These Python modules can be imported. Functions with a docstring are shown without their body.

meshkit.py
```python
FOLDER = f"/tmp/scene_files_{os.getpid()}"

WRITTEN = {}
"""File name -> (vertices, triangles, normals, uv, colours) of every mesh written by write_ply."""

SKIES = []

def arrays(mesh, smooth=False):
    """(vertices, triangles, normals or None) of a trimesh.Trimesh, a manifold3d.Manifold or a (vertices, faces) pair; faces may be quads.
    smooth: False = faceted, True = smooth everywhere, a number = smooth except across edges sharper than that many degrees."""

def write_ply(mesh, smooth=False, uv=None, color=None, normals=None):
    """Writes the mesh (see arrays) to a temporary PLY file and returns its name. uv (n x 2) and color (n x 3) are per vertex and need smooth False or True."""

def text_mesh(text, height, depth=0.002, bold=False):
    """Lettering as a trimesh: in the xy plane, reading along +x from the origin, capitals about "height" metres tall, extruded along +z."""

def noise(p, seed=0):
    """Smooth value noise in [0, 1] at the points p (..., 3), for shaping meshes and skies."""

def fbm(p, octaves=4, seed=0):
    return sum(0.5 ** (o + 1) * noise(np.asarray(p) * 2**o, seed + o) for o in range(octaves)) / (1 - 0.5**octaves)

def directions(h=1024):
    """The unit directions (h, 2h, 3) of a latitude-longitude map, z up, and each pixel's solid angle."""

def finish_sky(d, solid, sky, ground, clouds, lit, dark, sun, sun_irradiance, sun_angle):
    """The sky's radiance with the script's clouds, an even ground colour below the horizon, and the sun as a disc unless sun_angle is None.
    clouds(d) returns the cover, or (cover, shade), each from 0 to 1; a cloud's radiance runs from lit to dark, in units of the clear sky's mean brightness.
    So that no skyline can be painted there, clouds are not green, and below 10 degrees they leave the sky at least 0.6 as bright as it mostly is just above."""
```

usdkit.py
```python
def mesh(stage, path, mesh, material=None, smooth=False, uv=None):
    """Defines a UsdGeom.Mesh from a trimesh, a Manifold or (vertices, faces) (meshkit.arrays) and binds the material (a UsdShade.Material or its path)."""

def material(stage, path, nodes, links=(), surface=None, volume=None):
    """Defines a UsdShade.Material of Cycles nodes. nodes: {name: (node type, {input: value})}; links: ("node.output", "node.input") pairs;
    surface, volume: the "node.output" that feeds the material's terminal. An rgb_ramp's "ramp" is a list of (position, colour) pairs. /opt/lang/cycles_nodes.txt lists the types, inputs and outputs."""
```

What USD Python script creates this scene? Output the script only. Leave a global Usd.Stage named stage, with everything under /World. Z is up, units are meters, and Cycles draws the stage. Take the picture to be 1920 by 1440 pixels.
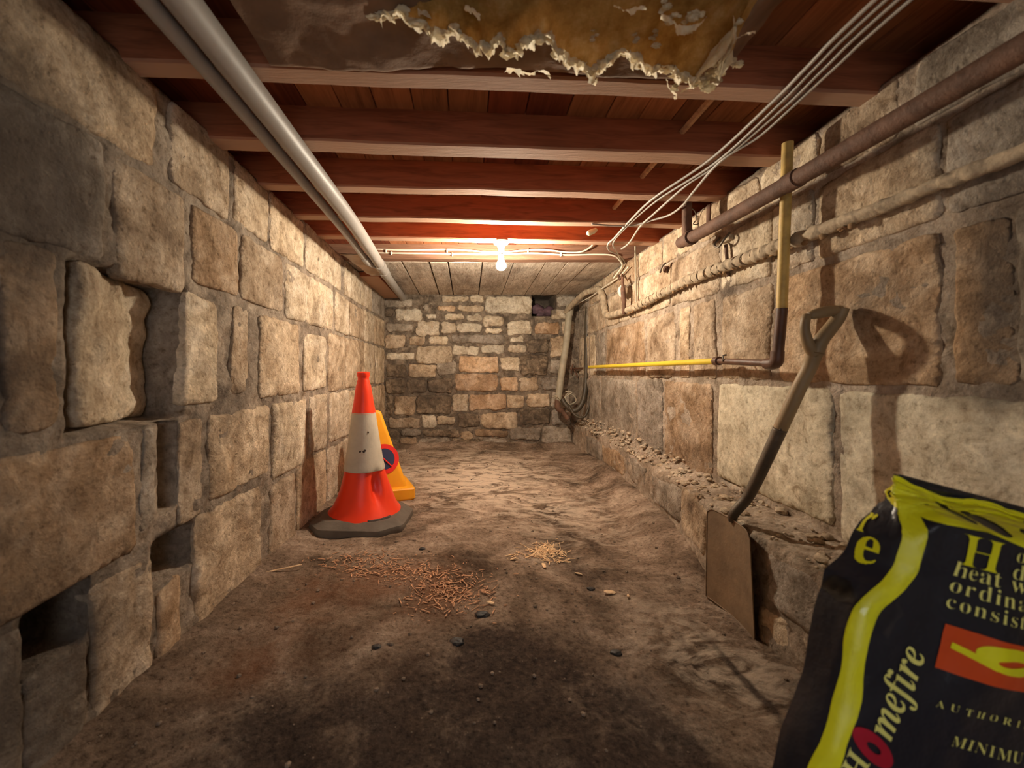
import math, glob, random
import numpy as np, trimesh, shapely, usdkit, meshkit
from shapely.geometry import Polygon, Point
from shapely import affinity
from scipy.spatial import Delaunay
from pxr import Usd, UsdGeom, UsdLux, UsdShade, Gf, Sdf, Vt

stage = Usd.Stage.CreateInMemory()
UsdGeom.SetStageUpAxis(stage, "Z"); UsdGeom.SetStageMetersPerUnit(stage, 1.0)
world = UsdGeom.Xform.Define(stage, "/World")
stage.SetDefaultPrim(world.GetPrim())
UsdGeom.Scope.Define(stage, "/World/Looks")
rng = np.random.default_rng(7); random.seed(7)

# ------------------------------------------------------------------ camera, sky, exposure
EYE, F, CU, CV = 0.80, 760.0, 877.0, 698.0          # eye height (m), focal length and principal point (pixels of 1920x1440)
cam = UsdGeom.Camera.Define(stage, "/World/camera")
cam.AddTranslateOp().Set(Gf.Vec3d(0, 0, EYE)); cam.AddRotateXOp().Set(90.0)
HA = 36.0
cam.CreateHorizontalApertureAttr(HA); cam.CreateVerticalApertureAttr(HA * 0.75)
cam.CreateFocalLengthAttr(F / 1920 * HA)
cam.CreateHorizontalApertureOffsetAttr((960 - CU) / 1920 * HA)
cam.CreateVerticalApertureOffsetAttr((CV - 720) / 1920 * HA)
cam.CreateFStopAttr(2.9); cam.CreateFocusDistanceAttr(2.6)
cam.CreateClippingRangeAttr((0.05, 100.0))
EXPOSURE = 1.0
cam.CreateExposureAttr(EXPOSURE)

BULB_WATTS = 900.0                                  # radiance of the glowing glass
dome = UsdLux.DomeLight.Define(stage, "/World/sky")  # overcast daylight, reaches the cellar through the doorway behind the camera
dome.CreateColorAttr(Gf.Vec3f(0.92, 0.95, 1.0)); dome.CreateIntensityAttr(.42)

# ------------------------------------------------------------------ helpers
T = Sdf.ValueTypeNames
used = {}
def path_for(name, parent=None):
    base = (str(parent.GetPath()) if parent is not None else "/World") + "/" + name
    n = used.get(base, 0); used[base] = n + 1
    return base if n == 0 else f"{base}_{n:03d}"

def tag(p, label=None, cat=None, group=None, kind=None):
    p = p.GetPrim() if hasattr(p, "GetPrim") else p
    for k, v in (("label", label), ("category", cat), ("group", group), ("kind", kind)):
        if v: p.SetCustomDataByKey(k, v)
    return p

def thing(name, label, cat, loc=(0, 0, 0), rz=0, group=None, kind=None):
    x = UsdGeom.Xform.Define(stage, path_for(name))
    x.AddTranslateOp().Set(Gf.Vec3d(*map(float, loc)))
    if rz: x.AddRotateZOp().Set(float(rz))
    return tag(x, label, cat, group, kind)

def structure(name):
    return tag(UsdGeom.Xform.Define(stage, path_for(name)), kind="structure")

def obj(name, mesh, m, parent=None, smooth=30, attrs=None, label=None, kind=None):
    g = usdkit.mesh(stage, path_for(name, parent), mesh, m, smooth=smooth)
    for k, v in (attrs or {}).items():
        UsdGeom.PrimvarsAPI(g).CreatePrimvar(k, T.FloatArray, "vertex").Set(Vt.FloatArray.FromNumpy(np.asarray(v, np.float32)))
    if label or kind: tag(g, label, kind=kind)
    return g

def cat(ms): return trimesh.util.concatenate(ms)

def box(x0, x1, y0, y1, z0, z1, bev=0.0):
    if bev <= 0:
        m = trimesh.creation.box([x1 - x0, y1 - y0, z1 - z0]); m.apply_translation([(x0 + x1) / 2, (y0 + y1) / 2, (z0 + z1) / 2]); return m
    pts = []
    for sx in (0, 1):
        for sy in (0, 1):
            for sz in (0, 1):
                for k in range(3):
                    p = [(x0, x1)[sx], (y0, y1)[sy], (z0, z1)[sz]]
                    for j in range(3):
                        if j != k: p[j] += bev * (1 if (sx, sy, sz)[j] == 0 else -1)
                    pts.append(p)
    return trimesh.convex.convex_hull(np.array(pts))

def spline(pts, n=8):
    p = np.asarray(pts, float); P = np.vstack([2 * p[0] - p[1], p, 2 * p[-1] - p[-2]]); out = []
    for i in range(1, len(P) - 2):
        for t in np.linspace(0, 1, n, endpoint=False):
            a, b, c, d = P[i - 1:i + 3]
            out.append(.5 * (2 * b + (c - a) * t + (2 * a - 5 * b + 4 * c - d) * t * t + (3 * b - a - 3 * c + d) * t ** 3))
    return np.vstack([out, p[-1]])

def tube(pts, r, sides=16, caps=True):
    p = np.asarray(pts, float); n = len(p); r = np.broadcast_to(np.asarray(r, float), (n,) if np.ndim(r) < 2 else np.shape(r))
    t = np.gradient(p, axis=0); t /= np.linalg.norm(t, axis=1, keepdims=True) + 1e-12
    a = np.cross(t[0], [0, 0, 1.0] if abs(t[0][2]) < .9 else [1.0, 0, 0]); A = []
    for k in range(n):
        a = a - t[k] * np.dot(a, t[k]); a /= np.linalg.norm(a) + 1e-12; A.append(a)
    A = np.array(A); B = np.cross(t, A); th = np.arange(sides) * 2 * np.pi / sides
    R = r[:, None] if r.ndim == 1 else r
    v = p[:, None] + (R * np.cos(th))[..., None] * A[:, None] + (R * np.sin(th))[..., None] * B[:, None]
    i, j = np.meshgrid(np.arange(n - 1), np.arange(sides), indexing="ij"); j2 = (j + 1) % sides
    q = np.stack([i * sides + j, i * sides + j2, (i + 1) * sides + j2, (i + 1) * sides + j], -1).reshape(-1, 4)
    f = np.vstack([q[:, [0, 1, 2]], q[:, [0, 2, 3]]]); v = v.reshape(-1, 3)
    if caps:
        c0, c1 = len(v), len(v) + 1; v = np.vstack([v, p[0], p[-1]]); k = np.arange(sides); k2 = (k + 1) % sides
        f = np.vstack([f, np.stack([np.full(sides, c0), k2, k], 1), np.stack([np.full(sides, c1), (n - 1) * sides + k, (n - 1) * sides + k2], 1)])
    return trimesh.Trimesh(v, f, process=False)

def lathe(prof, sides=40):
    """prof: (radius, z) from bottom to top"""
    prof = np.asarray(prof, float); th = np.arange(sides) * 2 * np.pi / sides
    v = np.stack([prof[:, 0, None] * np.cos(th), prof[:, 0, None] * np.sin(th), np.repeat(prof[:, 1, None], sides, 1)], -1)
    n = len(prof); i, j = np.meshgrid(np.arange(n - 1), np.arange(sides), indexing="ij"); j2 = (j + 1) % sides
    q = np.stack([i * sides + j, i * sides + j2, (i + 1) * sides + j2, (i + 1) * sides + j], -1).reshape(-1, 4)
    return trimesh.Trimesh(v.reshape(-1, 3), np.vstack([q[:, [0, 1, 2]], q[:, [0, 2, 3]]]), process=False)

def grid(P):
    """P: (n, m, 3) points -> mesh"""
    n, m = P.shape[:2]; i, j = np.meshgrid(np.arange(n - 1), np.arange(m - 1), indexing="ij")
    q = np.stack([i * m + j, (i + 1) * m + j, (i + 1) * m + j + 1, i * m + j + 1], -1).reshape(-1, 4)
    return trimesh.Trimesh(P.reshape(-1, 3), np.vstack([q[:, [0, 1, 2]], q[:, [0, 2, 3]]]), process=False)

def lump(loc, size, seed, amp=.35, sub=2, freq=2.0):
    m = trimesh.creation.icosphere(sub); v = m.vertices
    s = 1 + amp * (meshkit.fbm(v * freq + seed * 3.1, 3, seed) - .5) * 2
    m.vertices = v * s[:, None] * np.asarray(size) + np.asarray(loc); return m

fbm, noise = meshkit.fbm, meshkit.noise
def sstep(a, b, x): t = np.clip((np.asarray(x, float) - a) / (b - a), 0, 1); return t * t * (3 - 2 * t)
def blob(x, y, cx, cy, rx, ry, rot=0.0):
    c, s = math.cos(rot), math.sin(rot); dx, dy = x - cx, y - cy
    return np.exp(-(((dx * c + dy * s) / rx) ** 2 + ((-dx * s + dy * c) / ry) ** 2))

# measured room: depth runs along +y, the camera stands at y = 0
XL, XR, YB = -0.872, 1.155, 4.22
def at(u, v, Y): return np.array([(u - CU) / F * Y, Y, EYE + (CV - v) / F * Y])
def at_x(u, v, X): return at(u, v, X * F / (u - CU))
def at_z(u, v, z): return at(u, v, (z - EYE) * F / (CV - v))

def floor_z(x, y):
    x, y = np.asarray(x, float), np.asarray(y, float)
    z = -.03 + .08 * sstep(2.2, 4.2, y)
    p = np.stack([x, y, 0 * x], -1)
    z = z + .022 * (fbm(p * 2.2, 3, 3) - .5) + .016 * (fbm(p * 9, 3, 5) - .5) + .007 * (fbm(p * 38, 3, 8) - .5)
    z = z + .075 * sstep(.26, 0, ledge_x(y) - x) * sstep(1.5, 1.75, y) * sstep(4.0, 3.0, y)    # rubble piled against the ledge
    z = z + .03 * sstep(.16, 0, x - XL) * (.4 + fbm(p * 5, 2, 9))
    z = z + .05 * sstep(.2, 0, YB - y) * fbm(p * 6, 2, 4)
    return z
def ledge_x(y):
    return np.interp(y, [.5, 1.3, 1.6, 1.95, 2.6, 3.0, 4.3], [.92, .92, .945, 1.02, 1.085, 1.10, 1.10])

# ------------------------------------------------------------------ materials
def M(name, nodes, links, surface="p.BSDF"):
    return usdkit.material(stage, "/World/Looks/" + name, nodes, links, surface=surface)

def plain(name, col, rough=.6, var=.25, scale=12, bump=.15, bscale=60, metallic=0, spec=.4, bdist=.006, obj_space=False, stretch=(1, 1, 1)):
    c = np.array(col); src = "tc.object" if obj_space else "geo.position"
    return M(name, {"tc": ("texture_coordinate", {}), "geo": ("geometry", {}), "mp": ("mapping", {"scale": stretch}),
                    "n": ("noise_texture", {"scale": scale, "detail": 6.0, "roughness": .6}),
                    "r": ("rgb_ramp", {"ramp": [(.25, c * (1 - var)), (.75, np.minimum(c * (1 + var), 1))]}),
                    "nb": ("noise_texture", {"scale": bscale, "detail": 5.0, "roughness": .6}),
                    "b": ("bump", {"strength": bump, "distance": bdist}),
                    "p": ("principled_bsdf", {"roughness": rough, "metallic": metallic, "specular_ior_level": spec})},
             [(src, "mp.vector"), ("mp.vector", "n.vector"), ("mp.vector", "nb.vector"), ("n.fac", "r.fac"), ("r.color", "p.base_color"), ("nb.fac", "b.height"), ("b.normal", "p.normal")])

def masonry(name, dark, mid, light, grime_shade=(.07, .055, .045), scale=6, bump=.7, rand=.16, stretch=(1, 1, 1)):
    """weathered stone or mortar: three tones, fine speckle, pits; the mesh's 'grime' marks soot and damp stains and shade painted in"""
    return M(name, {"geo": ("geometry", {}), "oi": ("object_info", {}), "mp": ("mapping", {"scale": stretch}),
                    "n1": ("noise_texture", {"scale": scale, "detail": 7.0, "roughness": .62, "distortion": .6}),
                    "r1": ("rgb_ramp", {"ramp": [(.33, dark), (.48, mid), (.64, light)]}),
                    "n2": ("noise_texture", {"scale": 55.0, "detail": 8.0, "roughness": .75}),
                    "r2": ("rgb_ramp", {"ramp": [(.33, (.46, .43, .40)), (.44, (.86, .84, .82)), (.56, (1.0, 1.0, 1.0)), (.70, (1.14, 1.13, 1.1))]}),
                    "mul": ("mix", {"mix_type": "multiply", "fac": 1.0}),
                    "n3": ("noise_texture", {"scale": 15.0, "detail": 6.0, "roughness": .65, "distortion": 1.1}), "r3": ("rgb_ramp", {"ramp": [(.30, (.50, .44, .38)), (.42, (.86, .83, .80)), (.55, (1.0, 1.0, 1.0)), (.70, (1.2, 1.19, 1.16))]}), "mul3": ("mix", {"mix_type": "multiply", "fac": 1.0}),
                    "rr": ("rgb_ramp", {"ramp": [(0, (1 - rand, 1 - rand, 1 - rand * .9)), (1, (1 + rand, 1 + rand, 1 + rand * .9))]}),
                    "mul2": ("mix", {"mix_type": "multiply", "fac": 1.0}),
                    "at": ("attribute", {"attribute": "grime_shade"}), "ng": ("noise_texture", {"scale": 14.0, "detail": 6.0, "roughness": .7}),
                    "ga": ("math", {"math_type": "multiply_add", "value2": 1.3, "value3": -.65}), "gs": ("math", {"math_type": "add", "use_clamp": True}),
                    "gm": ("math", {"math_type": "multiply", "use_clamp": True}), "gl": ("math", {"math_type": "multiply", "value2": .85}),
                    "mg": ("mix", {"color2": grime_shade}),
                    "nb": ("noise_texture", {"scale": 42.0, "detail": 9.0, "roughness": .72}),
                    "vb": ("voronoi_texture", {"scale": 48.0}), "vr": ("map_range", {"from_min": .05, "from_max": .32, "to_min": -.28, "to_max": 0.0, "clamp": True}),
                    "tool": ("math", {"math_type": "multiply_add", "value2": .9}), "add": ("math", {"math_type": "add"}), "b": ("bump", {"strength": bump, "distance": .017}),
                    "p": ("principled_bsdf", {"roughness": .93, "specular_ior_level": .15})},
             [("geo.position", "mp.vector"), ("mp.vector", "n1.vector"), ("mp.vector", "n2.vector"), ("geo.position", "ng.vector"), ("mp.vector", "nb.vector"), ("mp.vector", "vb.vector"),
              ("n1.fac", "r1.fac"), ("n2.fac", "r2.fac"), ("r1.color", "mul.color1"), ("r2.color", "mul.color2"), ("oi.random", "rr.fac"), ("mp.vector", "n3.vector"), ("n3.fac", "r3.fac"), ("mul.color", "mul3.color1"), ("r3.color", "mul3.color2"),
              ("mul3.color", "mul2.color1"), ("rr.color", "mul2.color2"),
              ("ng.fac", "ga.value1"), ("at.fac", "gm.value1"), ("ga.value", "gs.value1"), ("at.fac", "gs.value2"), ("gs.value", "gm.value2"), ("gs.value", "gl.value1"),
              ("gl.value", "mg.fac"), ("mul2.color", "mg.color1"), ("mg.color", "p.base_color"),
              ("n3.fac", "tool.value1"), ("nb.fac", "tool.value3"), ("vb.distance", "vr.value"), ("tool.value", "add.value1"), ("vr.result", "add.value2"), ("add.value", "b.height"), ("b.normal", "p.normal")])

STONE = {
    "beige": masonry("stone_beige", (.30, .215, .14), (.50, .385, .265), (.68, .56, .42)),
    "pale": masonry("stone_pale", (.42, .33, .23), (.62, .51, .37), (.78, .68, .54)),
    "tan": masonry("stone_tan", (.26, .165, .09), (.46, .32, .20), (.62, .48, .34)),
    "orange": masonry("stone_orange", (.34, .21, .115), (.55, .375, .235), (.70, .53, .38)),
    "grey": masonry("stone_grey", (.22, .18, .14), (.36, .31, .25), (.50, .44, .37)),
    "sooty": masonry("stone_sooty", (.085, .065, .048), (.19, .145, .10), (.40, .31, .22), scale=14),
    "white": masonry("stone_white", (.50, .42, .31), (.68, .60, .47), (.80, .73, .60)),
    "plaster": masonry("limewashed_stone", (.44, .39, .29), (.60, .54, .41), (.72, .66, .52), bump=.3, scale=4),
}
MORTAR_L = masonry("mortar_grey", (.19, .155, .12), (.33, .27, .21), (.48, .40, .31), scale=9)
MORTAR_R = masonry("mortar_lime", (.30, .24, .175), (.48, .39, .295), (.63, .53, .42), scale=7)
MORTAR_B = masonry("mortar_dark", (.085, .068, .052), (.165, .132, .102), (.29, .235, .18), scale=12)
CONCRETE = masonry("board_marked_concrete", (.40, .33, .265), (.54, .46, .38), (.66, .58, .49), scale=4, bump=.3, rand=.07, stretch=(3.5, .5, 1))
WOOD = {}
for k, c in {"joist": (.31, .092, .038), "joist_pale": (.31, .10, .045), "board": (.34, .135, .06), "board_red": (.20, .05, .022), "plate": (.19, .10, .062), "batten": (.55, .33, .19)}.items():
    c = np.array(c)
    WOOD[k] = M("timber_" + k, {"geo": ("geometry", {}), "oi": ("object_info", {}), "mp": ("mapping", {"scale": (1.2, 14, 14) if k not in ("board", "board_red") else (14, 1.2, 14)}),
                "n": ("noise_texture", {"scale": 3.0, "detail": 6.0, "roughness": .6, "distortion": .8}),
                "r": ("rgb_ramp", {"ramp": [(.25, c * .55), (.5, c), (.78, np.minimum(c * 1.35, 1))]}),
                "rr": ("rgb_ramp", {"ramp": [(0, (.75, .75, .75)), (1, (1.2, 1.2, 1.2))]}), "mul": ("mix", {"mix_type": "multiply", "fac": 1.0}),
                "nb": ("noise_texture", {"scale": 10.0, "detail": 6.0, "roughness": .7}), "b": ("bump", {"strength": .5, "distance": .006}),
                "sx": ("separate_xyz", {}), "mz": ("map_range", {"from_min": -.9, "from_max": -.55, "to_min": .75 if k.startswith("joist") else 0.0, "to_max": 0.0, "clamp": True}), "pale": ("mix", {"color2": (.46, .31, .215)}),  # joist undersides painted paler to imitate lamp light on them
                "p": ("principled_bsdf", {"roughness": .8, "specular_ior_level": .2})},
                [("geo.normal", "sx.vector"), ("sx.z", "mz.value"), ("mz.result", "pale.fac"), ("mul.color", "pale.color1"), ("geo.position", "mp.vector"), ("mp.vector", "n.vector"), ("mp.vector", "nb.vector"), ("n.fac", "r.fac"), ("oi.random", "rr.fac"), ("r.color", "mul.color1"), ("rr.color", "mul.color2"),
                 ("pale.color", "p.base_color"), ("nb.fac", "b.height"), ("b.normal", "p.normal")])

DIRT = M("dirt_floor", {"geo": ("geometry", {}), "mps": ("mapping", {"scale": (1.0, 2.1, 1.0), "rotation": (0, 0, .25)}),
        "n1": ("noise_texture", {"scale": 3.2, "detail": 8.0, "roughness": .66, "distortion": .7}),
        "r1": ("rgb_ramp", {"ramp": [(.33, (.10, .070, .05)), (.44, (.25, .18, .128)), (.55, (.42, .315, .235)), (.68, (.64, .52, .41))]}),
        "n2": ("noise_texture", {"scale": 60.0, "detail": 8.0, "roughness": .78}),
        "r2": ("rgb_ramp", {"ramp": [(.35, (.26, .23, .21)), (.45, (.76, .74, .72)), (.56, (1, 1, 1)), (.70, (1.35, 1.32, 1.28))]}),
        "mul": ("mix", {"mix_type": "multiply", "fac": 1.0}),
        "ng": ("noise_texture", {"scale": 9.0, "detail": 7.0, "roughness": .72, "distortion": .5}), "ga": ("math", {"math_type": "multiply_add", "value2": 3.2, "value3": -1.6}),
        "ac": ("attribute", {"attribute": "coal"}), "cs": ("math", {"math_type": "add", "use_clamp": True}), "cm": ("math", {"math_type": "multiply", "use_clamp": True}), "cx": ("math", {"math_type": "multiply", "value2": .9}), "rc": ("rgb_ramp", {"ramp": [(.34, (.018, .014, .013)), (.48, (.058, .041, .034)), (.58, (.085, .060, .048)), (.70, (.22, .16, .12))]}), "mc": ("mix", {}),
        "ar": ("attribute", {"attribute": "rust"}), "rs": ("math", {"math_type": "add", "use_clamp": True}), "rm": ("math", {"math_type": "multiply", "use_clamp": True}), "rx": ("math", {"math_type": "multiply", "value2": .75}), "mr": ("mix", {"color2": (.24, .10, .045)}),
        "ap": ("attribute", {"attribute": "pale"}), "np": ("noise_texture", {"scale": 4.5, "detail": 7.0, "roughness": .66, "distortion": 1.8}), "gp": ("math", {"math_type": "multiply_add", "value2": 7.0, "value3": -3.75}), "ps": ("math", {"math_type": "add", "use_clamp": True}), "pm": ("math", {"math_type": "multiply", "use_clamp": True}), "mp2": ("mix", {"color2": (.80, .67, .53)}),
        "nb": ("noise_texture", {"scale": 30.0, "detail": 10.0, "roughness": .75}), "b": ("bump", {"strength": 1.0, "distance": .022}),
        "p": ("principled_bsdf", {"roughness": .95, "specular_ior_level": .12})},
    [("geo.position", "n1.vector"), ("geo.position", "n2.vector"), ("geo.position", "ng.vector"), ("geo.position", "nb.vector"), ("geo.position", "mps.vector"), ("mps.vector", "np.vector"),
     ("n1.fac", "r1.fac"), ("n2.fac", "r2.fac"), ("r1.color", "mul.color1"), ("r2.color", "mul.color2"), ("ng.fac", "ga.value1"),
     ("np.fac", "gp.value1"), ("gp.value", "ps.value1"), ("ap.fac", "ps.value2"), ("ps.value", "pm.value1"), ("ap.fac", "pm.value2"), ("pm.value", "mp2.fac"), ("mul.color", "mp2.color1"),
     ("ga.value", "rs.value1"), ("ar.fac", "rs.value2"), ("rs.value", "rm.value1"), ("ar.fac", "rm.value2"), ("rm.value", "rx.value1"), ("rx.value", "mr.fac"), ("mp2.color", "mr.color1"),
     ("ga.value", "cs.value1"), ("ac.fac", "cs.value2"), ("cs.value", "cm.value1"), ("ac.fac", "cm.value2"), ("cm.value", "cx.value1"), ("cx.value", "mc.fac"), ("mr.color", "mc.color1"), ("n2.fac", "rc.fac"), ("rc.color", "mc.color2"),
     ("mc.color", "p.base_color"), ("nb.fac", "b.height"), ("b.normal", "p.normal")])

GREY_PVC = plain("grey_plastic", (.27, .25, .23), .5, .08, 6, .05)
RUST = plain("rusty_iron", (.125, .066, .042), .75, .5, 16, .5, 70, 0, .3)
LAGGING = plain("plastered_lagging", (.36, .285, .195), .9, .5, 22, .6, 60)
CORD = plain("lagging_cord", (.22, .16, .10), .9, .3, 30)
YELLOW = plain("yellow_paint", (.60, .44, .035), .45, .12, 10, .1)
YELLOW_DIRTY = plain("dirty_yellow_paint", (.50, .34, .10), .55, .35, 18, .2)
BROWN = plain("brown_paint", (.10, .048, .028), .5, .4, 18, .2)
CABLE = plain("grey_cable_sheath", (.33, .30, .26), .5, .12, 20, .05)
WHITE_CABLE = plain("white_cable_sheath", (.68, .62, .50), .5, .08, 20, .05)
WHITE = plain("white_plastic", (.72, .66, .56), .4, .06, 10, .03)
BLACK_HOSE = plain("black_hose", (.055, .042, .026), .5, .5, 20, .2)
OLD_PIPE = plain("painted_grey_pipe", (.34, .30, .22), .6, .25, 14, .2)
STEEL = plain("dull_steel", (.12, .095, .07), .55, .4, 14, .25, 60, .55, .5)
ASH = plain("ash_wood", (.25, .17, .085), .55, .35, 9, .2, 50, stretch=(1, 1, .35))
ORANGE = plain("orange_plastic", (.82, .045, .012), .38, .10, 6, .08, 20)
REFLECTIVE = plain("dirty_reflective_sleeve", (.50, .445, .355), .5, .16, 9, .3, 30)
RUBBER = plain("grey_rubber", (.115, .095, .075), .8, .25, 12, .4, 40)
CONE_YELLOW = plain("yellow_cone_plastic", (.78, .34, .012), .42, .12, 6, .08, 20)
RED = plain("sign_red", (.72, .03, .02), .4, .05, 8, .02)
BLUE = plain("sign_blue", (.035, .045, .10), .4, .1, 8, .02)
SCUFF = plain("black_scuff", (.05, .035, .03), .8, .3, 30, .2)
WOOL = M("mineral_wool", {"geo": ("geometry", {}), "n": ("noise_texture", {"scale": 16.0, "detail": 8.0, "roughness": .75}),
        "r": ("rgb_ramp", {"ramp": [(.3, (.42, .22, .06)), (.52, (.68, .43, .14)), (.72, (.90, .70, .36))]}),
        "nb": ("noise_texture", {"scale": 55.0, "detail": 9.0, "roughness": .8}), "b": ("bump", {"strength": 1.0, "distance": .012}),
        "d": ("diffuse_bsdf", {}), "t": ("translucent_bsdf", {}), "m": ("mix_closure", {"fac": .42})},
    [("geo.position", "n.vector"), ("geo.position", "nb.vector"), ("n.fac", "r.fac"), ("r.color", "d.color"), ("r.color", "t.color"), ("nb.fac", "b.height"), ("b.normal", "d.normal"), ("d.BSDF", "m.closure1"), ("t.BSDF", "m.closure2")], "m.closure")
PALE_WOOL = M("torn_wool", {"geo": ("geometry", {}), "n": ("noise_texture", {"scale": 40.0, "detail": 8.0, "roughness": .75}),
        "r": ("rgb_ramp", {"ramp": [(.3, (.82, .68, .44)), (.6, (.96, .91, .76))]}),
        "nb": ("noise_texture", {"scale": 130.0, "detail": 8.0, "roughness": .8}), "b": ("bump", {"strength": 1.0, "distance": .006}),
        "d": ("diffuse_bsdf", {}), "t": ("translucent_bsdf", {}), "m": ("mix_closure", {"fac": .6})},
    [("geo.position", "n.vector"), ("geo.position", "nb.vector"), ("n.fac", "r.fac"), ("r.color", "d.color"), ("r.color", "t.color"), ("nb.fac", "b.height"), ("b.normal", "d.normal"), ("d.BSDF", "m.closure1"), ("t.BSDF", "m.closure2")], "m.closure")
FELT = plain("brown_backing_felt", (.17, .10, .06), .9, .4, 7, .5, 30)
BAG_BLACK = plain("black_plastic_sack", (.016, .016, .022), .32, .2, 6, .25, 26, spec=.5, bdist=.012)
PRINT_YELLOW = plain("yellow_print", (.80, .75, .012), .38, .15, 9, .2, 26)
PRINT_CREAM = plain("pale_yellow_print", (.80, .74, .20), .45, .12, 30, .05)
PRINT_ORANGE = plain("orange_print", (.66, .075, .012), .4, .08, 8, .1)
PRINT_RED = plain("crimson_print", (.42, .012, .03), .4, .1, 8, .1)
PRINT_BLACK = plain("black_print", (.018, .018, .022), .35, .1, 8, .1)
STRAW = plain("straw", (.78, .53, .31), .8, .35, 40, .1)
COAL = plain("coal", (.022, .019, .018), .55, .3, 30, .5)
SLATE = plain("purple_brick_rubble", (.10, .055, .07), .8, .5, 18, .5)
GLOW = M("glowing_bulb_glass", {"e": ("emission", {"color": (1.0, .86, .665), "strength": BULB_WATTS})}, [], "e.emission")

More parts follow.
